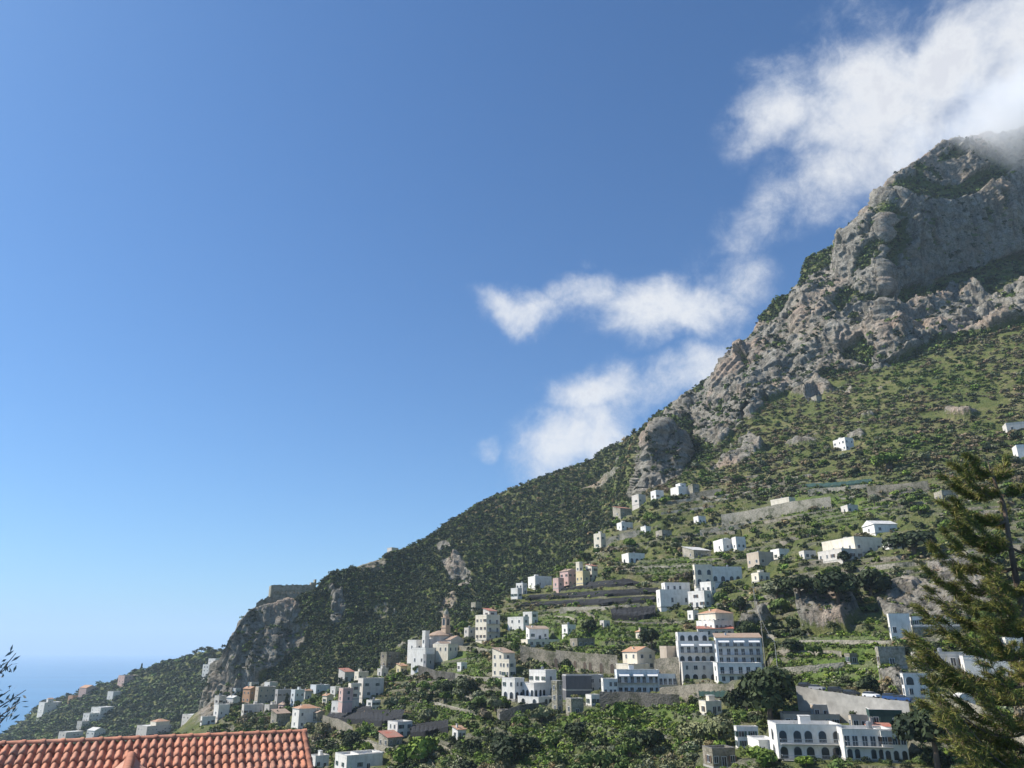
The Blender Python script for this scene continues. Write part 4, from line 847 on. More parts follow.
# cars
def car_body(kind):
    prof = {'hatch': [(-2.0, .35), (-2.05, .75), (-1.95, 1.0), (-1.55, 1.42), (.25, 1.46), (.95, 1.0), (1.85, .85), (2.0, .6), (2.0, .35)],
            'suv': [(-2.1, .4), (-2.15, .9), (-2.05, 1.1), (-1.85, 1.62), (.4, 1.65), (1.05, 1.1), (2.0, .98), (2.15, .7), (2.15, .4)]}[kind]
    return prof
def car(label, i, off, col, kind='hatch', flip=False):
    a, b = L[i][0], L[min(i + 1, len(L) - 1)][0]; dr = (b - a); an = math.atan2(dr.y, dr.x) + (math.pi if flip else 0)
    pos = a + (L[i][1] - L[i][0]).normalized() * off; root = link('parked_car', None, None, pos, an); tag(root, label, 'car', 'cars parked along the road wall')
    prof = car_body(kind); m = MB(); y = .84
    body = [p if p[1] < 1.12 else None for p in prof]; belt = [p for p in prof if p[1] < 1.12]
    n = len(prof)
    for s_ in (-1, 1): m.face([(x, s_ * y, z) for x, z in (belt if s_ < 0 else belt[::-1])], 0)
    for (x0, z0), (x1, z1) in zip(belt, belt[1:] + belt[:1]): m.face([(x0, -y, z0), (x0, y, z0), (x1, y, z1), (x1, -y, z1)], 0)
    link('body', m.mesh('body', [col]), root)
    top = [p for p in prof if p[1] > .93 and p[0] < 1.3]; m = MB(); k = .86
    lo = [top[0], top[-1]]; up = top[1:-1]
    pts = [(top[0][0], top[0][1], y), *[(x, z, y * k) for x, z in up], (top[-1][0], top[-1][1], y)]
    for s_ in (-1, 1): m.face([(x, s_ * w_, z) for x, z, w_ in (pts if s_ < 0 else pts[::-1])], 1)
    for (x0, z0, w0), (x1, z1, w1) in zip(pts, pts[1:]): m.face([(x0, -w0, z0), (x0, w0, z0), (x1, w1, z1), (x1, -w1, z1)], 0 if abs(z0 - z1) < .1 else 1)
    link('cabin', m.mesh('cabin', [col, M['glass']]), root)
    for x in (-1.25, 1.3):
        for s_ in (-1, 1):
            m = MB(); m.tube([(x, s_ * .7, .32), (x, s_ * .88, .32)], [.32, .32], 12); w = link('wheel', m.mesh('wheel', [M['wheel']]), root)
M['wheel'] = plain('tyre', (.02, .02, .02), .9, .1)
def paint(n, c): return plain(n, c, .3, .05)
cw, cd, cb, cg = paint('white_paint', (.75, .75, .75)), paint('dark_paint', (.03, .035, .04)), paint('blue_paint', (.03, .08, .22)), paint('silver_paint', (.35, .36, .38))
nL = len(L)
for lab, f, c, k in (('dark hatchback at the left end of the road wall', .14, cd, 'hatch'), ('silver car second from the left on the road wall', .27, cg, 'hatch'), ('black car in the middle of the parked row', .40, cd, 'suv'),
                  ('dark grey car left of the white one on the road', .54, cd, 'hatch'), ('white hatchback parked by the round dark bush', .70, cw, 'hatch'), ('blue car nearest the arched white house', .84, cb, 'suv'), ('dark blue car at the right end of the row under the arches', .95, cb, 'hatch')):
    car(lab, int(f * nL), 2.0, c, k)
def net(name, label, low, high, m='net', lift=2.4):
    """a sheet of cultivation netting stretched on posts over a terrace strip"""
    n = 26; A = []
    def along(pl, f):
        xs = [p[0] for p in pl]; x = xs[0] + (xs[-1] - xs[0]) * f; return x, float(np.interp(x, xs, [p[1] for p in pl]))
    rowsn = []
    for j in range(5):
        g = j / 4; r_ = []
        for i in range(n + 1):
            f = i / n; a, b = along(low, f), along(high, f); x, y = a[0] * (1 - g) + b[0] * g, a[1] * (1 - g) + b[1] * g
            q = hit(x, y); r_.append(q + Vector((0, 0, lift)) if q else None)
        rowsn.append(r_)
    mb = MB(); org = rowsn[0][0]; root = link(name, None, None, org); tag(root, label, 'net', 'cultivation nets on the terraces')
    rr = random.Random(int(low[0][0]))
    V_ = {}
    for j in range(5):
        for i in range(n + 1):
            q = rowsn[j][i]; V_[(i, j)] = len(mb.v); z = q.z + rr.uniform(-.15, .15) - (.25 if i % 3 == 1 else 0); mb.v.append((q.x - org.x, q.y - org.y, z - org.z))
    for j in range(4):
        for i in range(n): mb.f.append((V_[(i, j)], V_[(i + 1, j)], V_[(i + 1, j + 1)], V_[(i, j + 1)])); mb.m.append(0)
    for i in range(n):
        a, b = mb.v[V_[(i, 0)]], mb.v[V_[(i + 1, 0)]]; mb.face([(a[0], a[1], a[2] - lift), (b[0], b[1], b[2] - lift), (b[0], b[1], b[2] - .02), (a[0], a[1], a[2] - .02)])
    link('netting', mb.mesh('netting', [M[m]]), root)
    for i in range(0, n + 1, 3):
        q = mb.v[V_[(i, 0)]]; mp = MB(); mp.tube([(q[0], q[1] , q[2] - lift - .6), (q[0], q[1], q[2] + .35)], [.06, .05], 6); link('post', mp.mesh('post', [M['wood']]), root)
    for i in range(0, n):
        f = i / n; a, b = along(low, f), along(high, f); BOXES.append((a[0] - 3, b[1] - 4, a[0] + 3, a[1] - 1, math.hypot(rowsn[0][i].x, rowsn[0][i].y)))
net('crop_net', 'black net sheet right below the yellow house, topmost of the nets', [(548, 592), (590, 588.5), (640, 585)], [(560, 589), (590, 584), (628, 581)], lift=1.4)
net('crop_net', 'long black net strip second from the top, reaching the white houses', [(525, 600), (600, 597), (660, 594)], [(530, 597), (600, 593), (658, 590)], lift=1.4)
net('crop_net', 'long black net strip just above the thin pale terrace wall', [(520, 607), (600, 605), (655, 602)], [(525, 604), (600, 601), (655, 598)], lift=1.3)
net('crop_net', 'rounded black net patch below the terrace wall, left of the hipped villa', [(612, 620), (635, 621), (656, 618)], [(610, 613), (635, 612), (656, 610)])
net('crop_net', 'dark net over the terrace below the big cream house on the left', [(326, 721), (350, 724), (374, 724)], [(333, 712), (352, 710), (370, 710)])
net('crop_net', 'dark net right of the other one on the lower left terraces', [(364, 726), (385, 727), (402, 722)], [(362, 714), (385, 715), (405, 715)])
net('crop_net', 'grey net strip under the red awning house at lower left', [(410, 739), (430, 737), (448, 733)], [(410, 731), (430, 728), (448, 726)])
net('crop_net', 'teal green net below the garages of the apartment blocks', [(684, 695), (705, 696), (728, 697)], [(684, 689), (705, 689), (728, 691)], 'net_green', 1.5)
net('crop_net', 'thin teal green net line high on the slope near the peach house', [(806, 489), (835, 488), (872, 484)], [(806, 486), (835, 485), (872, 481)], 'net_green', 1.6)
apply_pads()
q2 = P0[..., 2] / st_ + ph; n_tw = 0; tries = 0
while n_tw < 120 and tries < 900:
    tries += 1; j0 = int(RNG.integers(0, ncl - 260)); i0 = int(RNG.integers(160, 455)); ln = int(RNG.integers(40, 190))
    if not (FRT := (210 < PX[i0, j0] < 1040 and 470 < PY[i0, j0] < 760)) or tw[i0, j0] < .5: continue
    lev = math.floor(q2[i0, j0]) + .62; pts = []
    for j in range(j0, min(j0 + ln, ncl), 3):
        col = q2[40:490, j]; k = np.argmax(col >= lev); 
        if k == 0 or tw[40 + k, j] < .6: break
        p = P[40 + k - 1, j]; x_, y_ = proj(*p)
        if any(a - 3 < x_ < c + 3 and b - 3 < y_ < d + 3 for (a, b, c, d, _) in BOXES): break
        if pts and (p - pts[-1])[2] ** 2 > 4: break
        pts.append(p.copy())
    if len(pts) < 9: continue
    pts = np.array(pts); pts[1:-1] = (pts[:-2] + pts[1:-1] * 2 + pts[2:]) / 4; o_ = Vector(pts[0].tolist()); mb = MB(); hh = RNG.uniform(1.3, 2.3)
    for a, b in zip(pts, pts[1:]):
        a, b = Vector(a.tolist()) - o_, Vector(b.tolist()) - o_; bk = Vector((pts[0][0], pts[0][1], 0)).normalized(); a -= bk * .25; b -= bk * .25; up = Vector((0, 0, hh)); dn_ = Vector((0, 0, -1)); bk *= .7
        mb.face([a + dn_, b + dn_, b + up, a + up]); mb.face([a + up, b + up, b + up + bk, a + up + bk])
    wm_ = 'stone_pale' if RNG.random() < .45 else 'stone'
    t = link('terrace_wall', mb.mesh('terrace_wall', [M[wm_]]), None, o_); tag(t, 'low dry stone terrace wall between the green terraces', 'wall', 'dry stone terrace walls'); n_tw += 1
print('terrace walls', n_tw)
# utility poles and wires
def pole(label, px, py, h):
    q = hit(px, py); root = link('utility_pole', None, None, q); tag(root, label, 'pole', 'utility poles beside the apartment block')
    m = MB(); m.tube([(0, 0, -1), (0, 0, h)], [.14, .09], 8); link('shaft', m.mesh('shaft', [M['concrete']]), root)
    m = MB(); m.box(-.8, .8, -.05, .05, h - .5, h - .38); link('crossarm', m.mesh('crossarm', [M['metal']]), root); return q + Vector((0, 0, h - .4))
a = pole('tall pole nearest the blue balconied apartment block', 766, 672, 19); b = pole('pole right of the taller one by the garden terrace', 778, 673, 10); c = pole('thin pole on the rocky ledge above the apartment blocks', 755, 606, 8)
for nm, p, q_, lab in (('cable', a, c, 'cable rising from the tall pole to the ledge pole'), ('cable', a, b, 'short cable between the two poles by the apartment block')):
    m = MB(); m.tube([p.lerp(q_, k / 12) - Vector((0, 0, 4 * (k / 12) * (1 - k / 12))) for k in range(13)], [.05] * 13, 5); tag(link(nm, m.mesh(nm, [M['metal']])), lab, 'cable')

# ------------------------------------------------------------------ vegetation
def crown(n, leaf, rx, rz, cols, seed, shape='round', lumps=7):
    """leaf-clump crown: real small faces spread through a lumpy volume, unit = metres"""
    r = np.random.default_rng(seed)
    lc = r.normal(size=(lumps, 3)); lc /= np.linalg.norm(lc, axis=1)[:, None]; lc *= r.uniform(.35, .68, (lumps, 1)); lc[:, 2] = np.abs(lc[:, 2]) * 1.0 - .38; lr = r.uniform(.32, .52, lumps)
    if shape == 'cone': lc = np.stack([r.uniform(-.25, .25, lumps), r.uniform(-.25, .25, lumps), np.linspace(-.8, .9, lumps)], 1); lr = np.linspace(.6, .2, lumps)
    k = r.integers(0, lumps, n); d = r.normal(size=(n, 3)); d /= np.linalg.norm(d, axis=1)[:, None]; d[:, 2] = np.where(d[:, 2] < -.4, -d[:, 2], d[:, 2])
    p = lc[k] + d * (lr[k] * r.uniform(.75, 1.08, n))[:, None]
    c = p * np.array([rx, rx, rz]) + np.array([0, 0, rz])
    nr_ = d + r.normal(size=(n, 3)) * .55; nr_ /= np.linalg.norm(nr_, axis=1)[:, None]
    a = np.cross(nr_, r.normal(size=(n, 3))); a /= np.linalg.norm(a, axis=1)[:, None]; b = np.cross(nr_, a)
    s = leaf * r.uniform(.6, 1.4, (n, 1)); el = r.uniform(.5, 1.0, (n, 1))
    V = np.stack([c - a * s * 1.0, c - b * s * el * .8 + nr_ * s * .15, c + a * s, c + b * s * el * .8 + nr_ * s * .15], 1).reshape(-1, 3)
    col = np.array(cols); ci = r.integers(0, len(col), lumps); t = col[ci[k]] * r.uniform(.7, 1.3, (n, 1)) ; t = np.repeat(t, 4, 0)
    return V, np.concatenate([t, np.ones((len(t), 1))], 1)
DK = [(0.032, 0.049, 0.018), (0.027, 0.041, 0.018), (0.044, 0.061, 0.023)]
OL = [(0.165, 0.182, 0.094), (0.132, 0.149, 0.077), (0.198, 0.209, 0.127)]
BR = [(0.132, 0.198, 0.03), (0.108, 0.168, 0.026), (0.162, 0.228, 0.038)]
BN = [(0.221, 0.184, 0.1), (0.252, 0.2, 0.126), (0.179, 0.163, 0.079)]
MG = [(0.102, 0.15, 0.036), (0.126, 0.174, 0.046), (0.09, 0.126, 0.034)]
KIND = {'purple': [(.25, .03, .10), (.18, .025, .08), (.06, .09, .03)], 'dark': DK, 'olive': OL, 'bright': BR, 'brown': BN, 'mid': MG}
def scatter(P_, size, kinds, nquad, leaf, seed, zs=.8):
    """one merged mesh of many bushes"""
    r = np.random.default_rng(seed); Vs, Ts = [], []
    tmpl = {k: [crown(nquad, leaf, .5, .42, KIND[k], 100 + j * 7 + seed, lumps=5) for j in range(4)] for k in set(kinds)}
    for (p, s, k) in zip(P_, size, kinds):
        V, T = tmpl[k][r.integers(0, 4)]; a = r.uniform(0, 6.28); ca, sa = math.cos(a), math.sin(a)
        W = V @ np.array([[ca, sa, 0], [-sa, ca, 0], [0, 0, 1]]) * np.array([s, s, s * r.uniform(zs * .8, zs * 1.35)]); W[:, 2] -= s * .12
        Vs.append(W + p); Ts.append(T * np.array([*(r.uniform(.75, 1.3) * np.array([r.uniform(.9, 1.15), 1, r.uniform(.85, 1.1)])), 1]))
    V = np.concatenate(Vs); return V, np.arange(len(V)).reshape(-1, 4), np.concatenate(Ts)
TAN = P[..., 2] / np.hypot(P[..., 0], P[..., 1]); CM = np.maximum.accumulate(np.vstack([np.full((1, ncl), -9.0), TAN[:-1]]), 0)
VIS = TAN > CM - .004; VX, VY = proj(P[..., 0], P[..., 1], P[..., 2]); FR = (VX > -30) & (VX < 1060) & (VY > 60) & (VY < 830) & VIS & (rowi > 2)
DD = np.hypot(P[..., 0], P[..., 1])
def pick(mask, n, pw=1.0):
    idx = np.flatnonzero(mask.ravel()); w = DD.ravel()[idx] ** pw; w /= w.sum(); return RNG.choice(idx, min(n, len(idx)), False, w)
def free(x, y, wpx, hpx, D):
    for (a, b, c, d, Dh) in BOXES:
        if x + wpx * .5 > a - 1 and x - wpx * .5 < c + 1 and y > b + 1 and y - hpx < d - 7 and D < Dh + 12: 
            return False
    return True
PF = P.reshape(-1, 3)
cl_near = rowi < 27
def bushes(name, mask, n, smin, smax, kindf, nq, leaf, seed, pw=1.0, zs=.8):
    ids = pick(mask & FR, n, pw); pp, ss, kk = [], [], []
    for i in ids:
        x, y, D = VX.ravel()[i], VY.ravel()[i], DD.ravel()[i]; s = smin + (smax - smin) * RNG.random() ** 1.6; sp = s * F / D * 1.1
        if not free(x, y, sp, sp * .8, D): continue
        pp.append(PF[i]); ss.append(s); kk.append(kindf(x, y, i))
    V, Q_, T = scatter(pp, ss, kk, nq, leaf, seed, zs); o = link(name, npmesh(name, V, Q_, [M['leaf']], False, {'tint': T})); return tag(o, kind='stuff')
ch = lambda *a: a[RNG.integers(0, len(a))]
tag(bushes('woodland', (rowi > 27.5) & (VX < 660) & (ROCKM < .4), 11500, 4, 9, lambda x, y, i: ch('dark', 'dark', 'dark', 'dark', 'dark', 'mid') if RNG.random() > sstep(560, 470, y) * .45 * (x > 330) else ch('brown', 'olive', 'mid'), 44, .14, 1, .5), 'dense dark evergreen wood covering the left spur behind the church', 'wood')
tag(bushes('cliff_bushes', (rowi > 27) & (ROCKM > .5) & (n1 + .5 * n2 > -.12), 1500, 2.2, 8.5, lambda x, y, i: ch('dark', 'dark', 'mid'), 46, .13, 2, .5, .9), 'scattered dark bushes clinging to the pale cliffs', 'bushes')
tag(bushes('ledge_scrub', (rowi > 27) & (VX > 650) & (ROCKM < .45), 3600, 3.5, 8.5, lambda x, y, i: ch('dark', 'dark', 'mid', 'mid'), 50, .13, 3, .5), 'dark scrub on the ledges between the upper cliffs', 'scrub')
tag(bushes('slope_scrub', cl_near & (VY < 500) & (ROCKM < .5) & (VX > 600) & (n1 - n2 > -.55), 5600, 1.8, 7.5, lambda x, y, i: ch('olive', 'mid', 'bright', 'mid') if n1.ravel()[i] > .12 else ch('brown', 'olive', 'brown', 'dark' if n2.ravel()[i] > .1 else 'mid'), 70, .115, 4, .8, .7), 'brownish green scrub and small trees on the wild slope under the cliffs', 'scrub')
NEARB = DD < 300
tag(bushes('orchard_bushes', cl_near & (VY >= 480) & (ROCKM < .5) & (LM < .4) & NEARB, 3200, 1.6, 6.0, lambda x, y, i: (ch('dark', 'dark', 'mid') if n1.ravel()[i] > .15 else ch('olive', 'brown', 'olive', 'mid') if n1.ravel()[i] < -.12 else ch('mid', 'bright', 'dark', 'olive')), 190, .068, 15, .9), 'dense mixed bushes and orchard trees on the nearest terraces', 'bushes')
tag(bushes('terrace_bushes', cl_near & (VY >= 480) & (ROCKM < .5) & (LM < .4) & ~NEARB, 8000, 1.8, 7.0, lambda x, y, i: ch('mid', 'dark', 'bright', 'mid', 'dark', 'dark') if n1.ravel()[i] > 0 else ch('olive', 'brown', 'dark', 'mid', 'bright'), 80, .11, 5, .9), 'mixed green bushes and orchard growth on the terraced slope', 'bushes')
tag(bushes('terrace_crops', cl_near & (VY >= 455) & (LM >= .4), 7000, 1.0, 3.4, lambda x, y, i: ch('bright', 'bright', 'mid', 'olive'), 44, .14, 6, .9), 'bright green vines and vegetables on the cultivated terraces', 'crops')
tag(bushes('rock_tufts', cl_near & (ROCKM >= .5), 380, 1.0, 3.5, lambda x, y, i: ch('mid', 'brown', 'dark'), 44, .13, 8, .8), 'tufts growing on the rock outcrops of the lower slope', 'bushes')
# wood on the headland
hx, hyy = proj(hX, hY, hZ2); hm = (hx > -20) & (hx < 232) & (hyy < 775) & (np.arange(len(hX))[:, None] < 92); ids = RNG.choice(np.flatnonzero(hm.ravel()), 4200, False); pp, ss, kk = [], [], []
for i in ids:
    x, y = hx.ravel()[i], hyy.ravel()[i]; s = RNG.uniform(9, 22); sp = s * F / hD.ravel()[i]; D = hD.ravel()[i]
    if free(x, y, sp * .6, sp * .25, D): pp.append(hP.reshape(-1, 3)[i]); ss.append(s); kk.append(ch('dark', 'dark', 'mid'))
V, Q_, T = scatter(pp, ss, kk, 50, .13, 9, .6)
tag(tag(link('headland_wood', npmesh('headland_wood', V, Q_, [M['leaf']], False, {'tint': T})), kind='stuff'), 'dark wood on the far headland above the sea', 'wood')

# individual trees
TM = {}
def tree_mesh(kind, v, shape='round', n=620, leaf=.085):
    k = (kind, v, shape, n)
    if k not in TM:
        V, T = crown(n, leaf, .5, .40 if shape == 'round' else .95, KIND[kind], 300 + v * 13 + len(kind), shape, 9 if shape == 'round' else 8)
        V = V.copy(); V[:, 2] += .03
        TM[k] = npmesh('crown', V, np.arange(len(V)).reshape(-1, 4), [M['leaf']], False, {'tint': T})
    return TM[k]
mbk = MB(); mbk.tube([(0, 0, -.15), (.01, 0, .12), (-.015, .01, .3)], [.045, .035, .02], 7); mbk.tube([(0, 0, .15), (.12, .05, .38)], [.022, .01], 6); mbk.tube([(0, 0, .17), (-.11, -.06, .4)], [.022, .01], 6)
TRUNK = mbk.mesh('trunk', [M['bark']])
def tree(name, label, p, s, kind, group=None, v=0, shape='round', zs=1.0, n=620, leaf=.085):
    root = link(name, None, None, p, RNG.uniform(0, 6.28)); tag(root, label, 'tree', group)
    c = link('crown', tree_mesh(kind, v, shape, n, leaf), root); c.scale = (s, s, s * zs); t = link('trunk', TRUNK, root); t.scale = (s, s, s * zs); return root
def ptree(name, label, px, py, wpx, kind, shape='round', zs=1.0, n=900, leaf=.075, v=5):
    q = hit(px, py); s = wpx * math.hypot(*q[:]) / F * 1.0 / (1.0 if shape == 'round' else .7); tree(name, label, q, s * 1.08, kind, None, v, shape, zs, n, leaf); BOXES.append((px - wpx / 2, py - wpx, px + wpx / 2, py, math.hypot(q.x, q.y)))
ptree('broad_tree', 'largest dark evergreen tree, right of the blue balconied apartments', 771, 724, 62, 'dark', zs=1.0, n=2200, leaf=.045)
ptree('broad_tree', 'dark evergreen tree leaning against the left side of the largest one', 748, 716, 36, 'dark', zs=1.1, n=1200, leaf=.055, v=6)
ptree('round_tree', 'round dark tree beside the white car on the road', 868, 696, 22, 'dark', v=7)
ptree('tree', 'dark pointed tree left of the tan wall by the stepped apartments', 652, 650, 20, 'dark', zs=1.4, v=8)
ptree('tree', 'dark tree growing between the gabled house and the apartment blocks', 668, 658, 20, 'mid', zs=1.2, v=9)
ptree('tree', 'round dark tree in the bright green field below the black nets', 589, 632, 16, 'dark', v=10)
ptree('tree', 'bright green tree at the bottom left beside the red awning house', 424, 765, 36, 'bright', zs=.9, v=11)
ptree('tree', 'yellow green tree just right of the red awning house', 405, 768, 24, 'bright', zs=1, v=12)
ptree('tree', 'dark green tree on the lawn above the white flat roofs', 362, 738, 15, 'mid', zs=.95, v=13)
ptree('cypress', 'narrow dark cypress left of the orange hipped roof house', 286, 712, 5, 'dark', 'cone', 1.0, v=14)
ptree('broad_tree', 'big dark tree at the bottom right in front of the retaining wall', 938, 768, 60, 'dark', zs=1.1, n=2200, leaf=.045, v=15)
ptree('broad_tree', 'large dark tree crown at the bottom centre among olives', 515, 765, 46, 'dark', zs=.8, n=1600, leaf=.055, v=16)
ptree('broad_tree', 'grey olive tree just above the low stone house with brown roof', 720, 745, 34, 'olive', zs=.9, n=1200, leaf=.055, v=17)
ptree('broad_tree', 'rounded grey olive left of the low stone house with brown roof', 690, 745, 30, 'olive', zs=.9, n=1200, leaf=.055, v=18)
ptree('tree', 'yellow green bush tree in front of the small white house left of the hotel', 762, 768, 30, 'bright', zs=.75, v=19)
ptree('tree', 'bright bush tree under the hotel balconies', 806, 768, 16, 'bright', zs=.9, v=20)
ptree('broad_tree', 'dark evergreen on top of the shaded rock face right of centre', 838, 604, 46, 'dark', zs=.9, n=1600, leaf=.055, v=21)
ptree('broad_tree', 'dark evergreen left of the other one on the shaded rock face', 800, 596, 36, 'dark', zs=.8, n=1400, leaf=.055, v=22)
ptree('broad_tree', 'dark evergreen hanging over the right end of the shaded rock face', 872, 600, 36, 'dark', zs=1.0, n=1400, leaf=.055, v=23)
ptree('broad_tree', 'grey green olive on the rocky ledge above the poles', 778, 600, 34, 'olive', zs=.7, n=1200, leaf=.055, v=24)
ptree('tree', 'dark tree standing alone below the cream two storey house', 845, 565, 14, 'dark', zs=1.2, v=25)
ptree('broad_tree', 'dark tree clump between the long white house and the conifer', 915, 556, 40, 'dark', zs=.8, n=1200, leaf=.06, v=26)
ptree('tree', 'bright green tree in the middle of the brown wood high on the right', 888, 470, 28, 'bright', zs=.8, n=1000, leaf=.06, v=27)
ptree('tree', 'bright bushy tree below the stepped white house', 512, 645, 14, 'bright', zs=.7, v=28)
ptree('creeper', 'purple flowering creeper at the foot of the tall cream house', 508, 684, 15, 'purple', zs=.6, v=31)
tree('pine', 'small umbrella pine at the sea end of the headland', pt(28, 727, 1995), 16, 'dark', None, 2, 'round', .7)
tree('cypress', 'lone cypress breaking the headland skyline', pt(140, 676, 1640), 9, 'dark', None, 3, 'cone', 1.2)
ZN = [('tree', 'dark evergreen tree among the houses and terraces of the slope', 'dark', 'dark evergreen trees on the terraced slope'), ('olive_tree', 'grey green olive tree on the terraced slope', 'olive', 'olive trees on the terraced slope'),
      ('tree', 'fresh green leafy tree on the terraced slope', 'bright', 'fresh green trees on the terraced slope'), ('tree', 'bare brownish tree on the terraced slope', 'brown', 'brownish trees on the terraced slope'), ('tree', 'mid green bushy tree on the terraced slope', 'mid', 'mid green trees on the terraced slope')]
cand = pick(cl_near & FR & (ROCKM < .5) & (VY > 440), 1500, .9); cnt = 0
for i in cand:
    x, y, D = VX.ravel()[i], VY.ravel()[i], DD.ravel()[i]; s = RNG.uniform(5.0, 10) * (1 if D < 420 else .9); sp = s * F / D
    if LM.ravel()[i] > .4 and RNG.random() < .75: continue
    if y > 778 or not free(x, y, sp, sp * .85, D): continue
    zn = ZN[RNG.choice(5, p=[.34, .2, .16, .1, .2])]
    tree(zn[0], zn[1], PF[i] , s, zn[2], zn[3], int(RNG.integers(0, 3)), zs=RNG.uniform(.8, 1.2)); cnt += 1
    if cnt >= 262: break
print('individual trees', cnt)

# ------------------------------------------------------------------ foreground roof
def on_plane(px, py, z):
    x, y, zz = ray(px, py); k = z / zz; return Vector((float(x * k), float(y * k), z))
RA = on_plane(303, 733.5, -1.95); RB = on_plane(0, 746, -1.95)
dr = (RA - RB).normalized(); perp = Vector((dr.y, -dr.x, 0)); pitch = math.radians(26)
dn = perp * math.cos(pitch) + Vector((0, 0, -math.sin(pitch))); nrm = dn.cross(dr); nrm = nrm if nrm.z > 0 else -nrm
root = link('tiled_roof_house', None, None, (RA.x, RA.y, -8)); tag(root, 'near house with a terracotta pantile roof in the bottom left corner', 'house')
def L2(v): return v - root.location
cw_, ex = .168, .345; ncol, nrow = 50, 16; rr = random.Random(5); V_, F_, T_ = [], [], []
for c in range(ncol):
    for r_ in range(nrow):
        u0 = -(c + 1) * cw_; t0 = r_ * ex + .02; col = Vector((.60, .245, .14)) * rr.uniform(.78, 1.15); col = col.lerp(Vector((.46, .30, .23)), rr.random() * .4)
        if rr.random() < .07: col = col * .7
        jz, js = rr.uniform(-.006, .008), rr.uniform(-.016, .016); base = len(V_); nx, ny = 12, 3
        for j in range(ny + 1):
            for i in range(nx + 1):
                f = i / nx; a = f * 2 * math.pi
                h = .052 * max(0, math.sin(min(f / .68, 1) * math.pi)) ** .8 - .02 * (math.sin((f - .68) / .32 * math.pi) if f > .68 else 0)
                g = j / ny; w_ = RA + dr * (u0 + f * cw_) + dn * (t0 + g * (ex + .05) + js) + nrm * (h + .012 + .034 * g + jz)
                V_.append(L2(w_)); T_.append((*col, 1))
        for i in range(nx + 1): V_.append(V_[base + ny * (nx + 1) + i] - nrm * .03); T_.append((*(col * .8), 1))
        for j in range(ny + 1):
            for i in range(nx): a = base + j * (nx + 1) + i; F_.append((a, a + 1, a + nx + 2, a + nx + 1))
def tilef(nt, b):
    a = N(nt, 'ShaderNodeAttribute', attribute_name='tint'); n = noise(nt, 9, 6, .7); n2 = noise(nt, 1.1, 5, .65)
    c = mix(nt, 1, a.outputs['Color'], ramp(nt, n, [(.3, (.72, .68, .66)), (.7, (1.12, 1.1, 1.08))]), 'MULTIPLY')
    c = mix(nt, ramp(nt, n2, [(.5, (0, 0, 0)), (.68, (.45, .45, .45))]), c, (.26, .2, .16)); nt.links.new(c, b.inputs['Base Color']); b.inputs['Roughness'].default_value = .85; bump(nt, b, n, .01)
M['neartile'] = mat('near_tile', tilef)
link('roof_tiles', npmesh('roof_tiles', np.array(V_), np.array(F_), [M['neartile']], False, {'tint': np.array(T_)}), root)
def caps(path0, path1, rad, step, name, up):
    Vv, Ff, Tt = [], [], []; d = (path1 - path0); Lg = d.length; d.normalize(); side = d.cross(up).normalized(); k = 0; n = 9
    while k * step < Lg:
        a = path0 + d * (k * step); col = Vector((.48, .20, .12)) * rr.uniform(.85, 1.12); b0 = len(Vv)
        for g, rs in ((-.03, 1.16), (.04, 1.14), (.05, 1.0), (step + .01, .92)):
            for i in range(n + 1):
                t = math.pi * i / n; w_ = a + d * g + side * math.cos(t) * rad * rs + up * (math.sin(t) * rad * rs * .9); Vv.append(L2(w_)); Tt.append((*col, 1))
        for g in range(3):
            for i in range(n): q0 = b0 + g * (n + 1) + i; Ff.append((q0, q0 + 1, q0 + n + 2, q0 + n + 1))
        k += 1
    link(name, npmesh(name, np.array(Vv), np.array(Ff), [M['neartile']], False, {'tint': np.array(Tt)}), root)
UP = Vector((0, 0, 1))
caps(RA + dr * .05 + UP * .02, RA - dr * (ncol * cw_ + .1) + UP * .02, .085, .37, 'ridge_tiles', UP)
caps(RA + dr * .02 + nrm * .02 + dn * .05, RA + dr * .02 + nrm * .02 + dn * (nrow * ex), .07, .35, 'verge_tiles', nrm)
# dormer roof projecting from the slope
A0 = on_plane(133, 752.0, -2.3); fw = perp; 
A0 = RA - dr * ((RA - A0).dot(dr)); dist = .82; A0 = A0 + dn * dist + nrm * .03; ridge_z = A0.z + .1; A1 = A0 + fw * 3.0
mb = MB(); up_ = Vector((0, 0, .1))
for s_ in (-1, 1):
    b0 = A0 + up_ + fw * 0 ; b1 = A1 + up_; e0 = A0 + dr * s_ * .1 + fw * .1 - UP * .02; e1 = A1 + dr * s_ * 1.6 - UP * .95; e0b = A0 + dr * s_ * 1.6 - UP * .95 + fw * 0
    mb.face([L2(b0), L2(b1), L2(e1), L2(e0b)])
link('dormer_roof', npmesh('dormer_roof', np.array([tuple(v) for v in mb.v]), np.array(mb.f), [M['neartile']], False, {'tint': np.array([(.50, .27, .19, 1)] * len(mb.v))}), root)
caps(A0 + up_ - fw * .05, A1 + up_, .085, .36, 'dormer_ridge', UP)
# walls under the roof
mb = MB(); gl = 7.0; back_ = -perp
e = [RA, RA - dr * ncol * cw_, RA - dr * ncol * cw_ + dn * nrow * ex, RA + dn * nrow * ex]; e2 = [RA - perp * 5 + Vector((0, 0, -2.4)), RA - dr * ncol * cw_ - perp * 5 + Vector((0, 0, -2.4))]
o_ = -nrm * .12
mb.face([L2(e[0] + o_), L2(e[1] + o_), L2(e2[1]), L2(e2[0])], 1)
for a, b in ((e[3], e[0]), (e[0], e2[0]), (e2[0], e2[1]), (e2[1], e[1]), (e[1], e[2]), (e[2], e[3])):
    a_, b_ = a + o_, b + o_; mb.face([L2(a_), L2(b_), L2(Vector((b_.x, b_.y, -12))), L2(Vector((a_.x, a_.y, -12)))], 0)
link('wall', mb.mesh('wall', [M['cream'], M['tile']]), root)

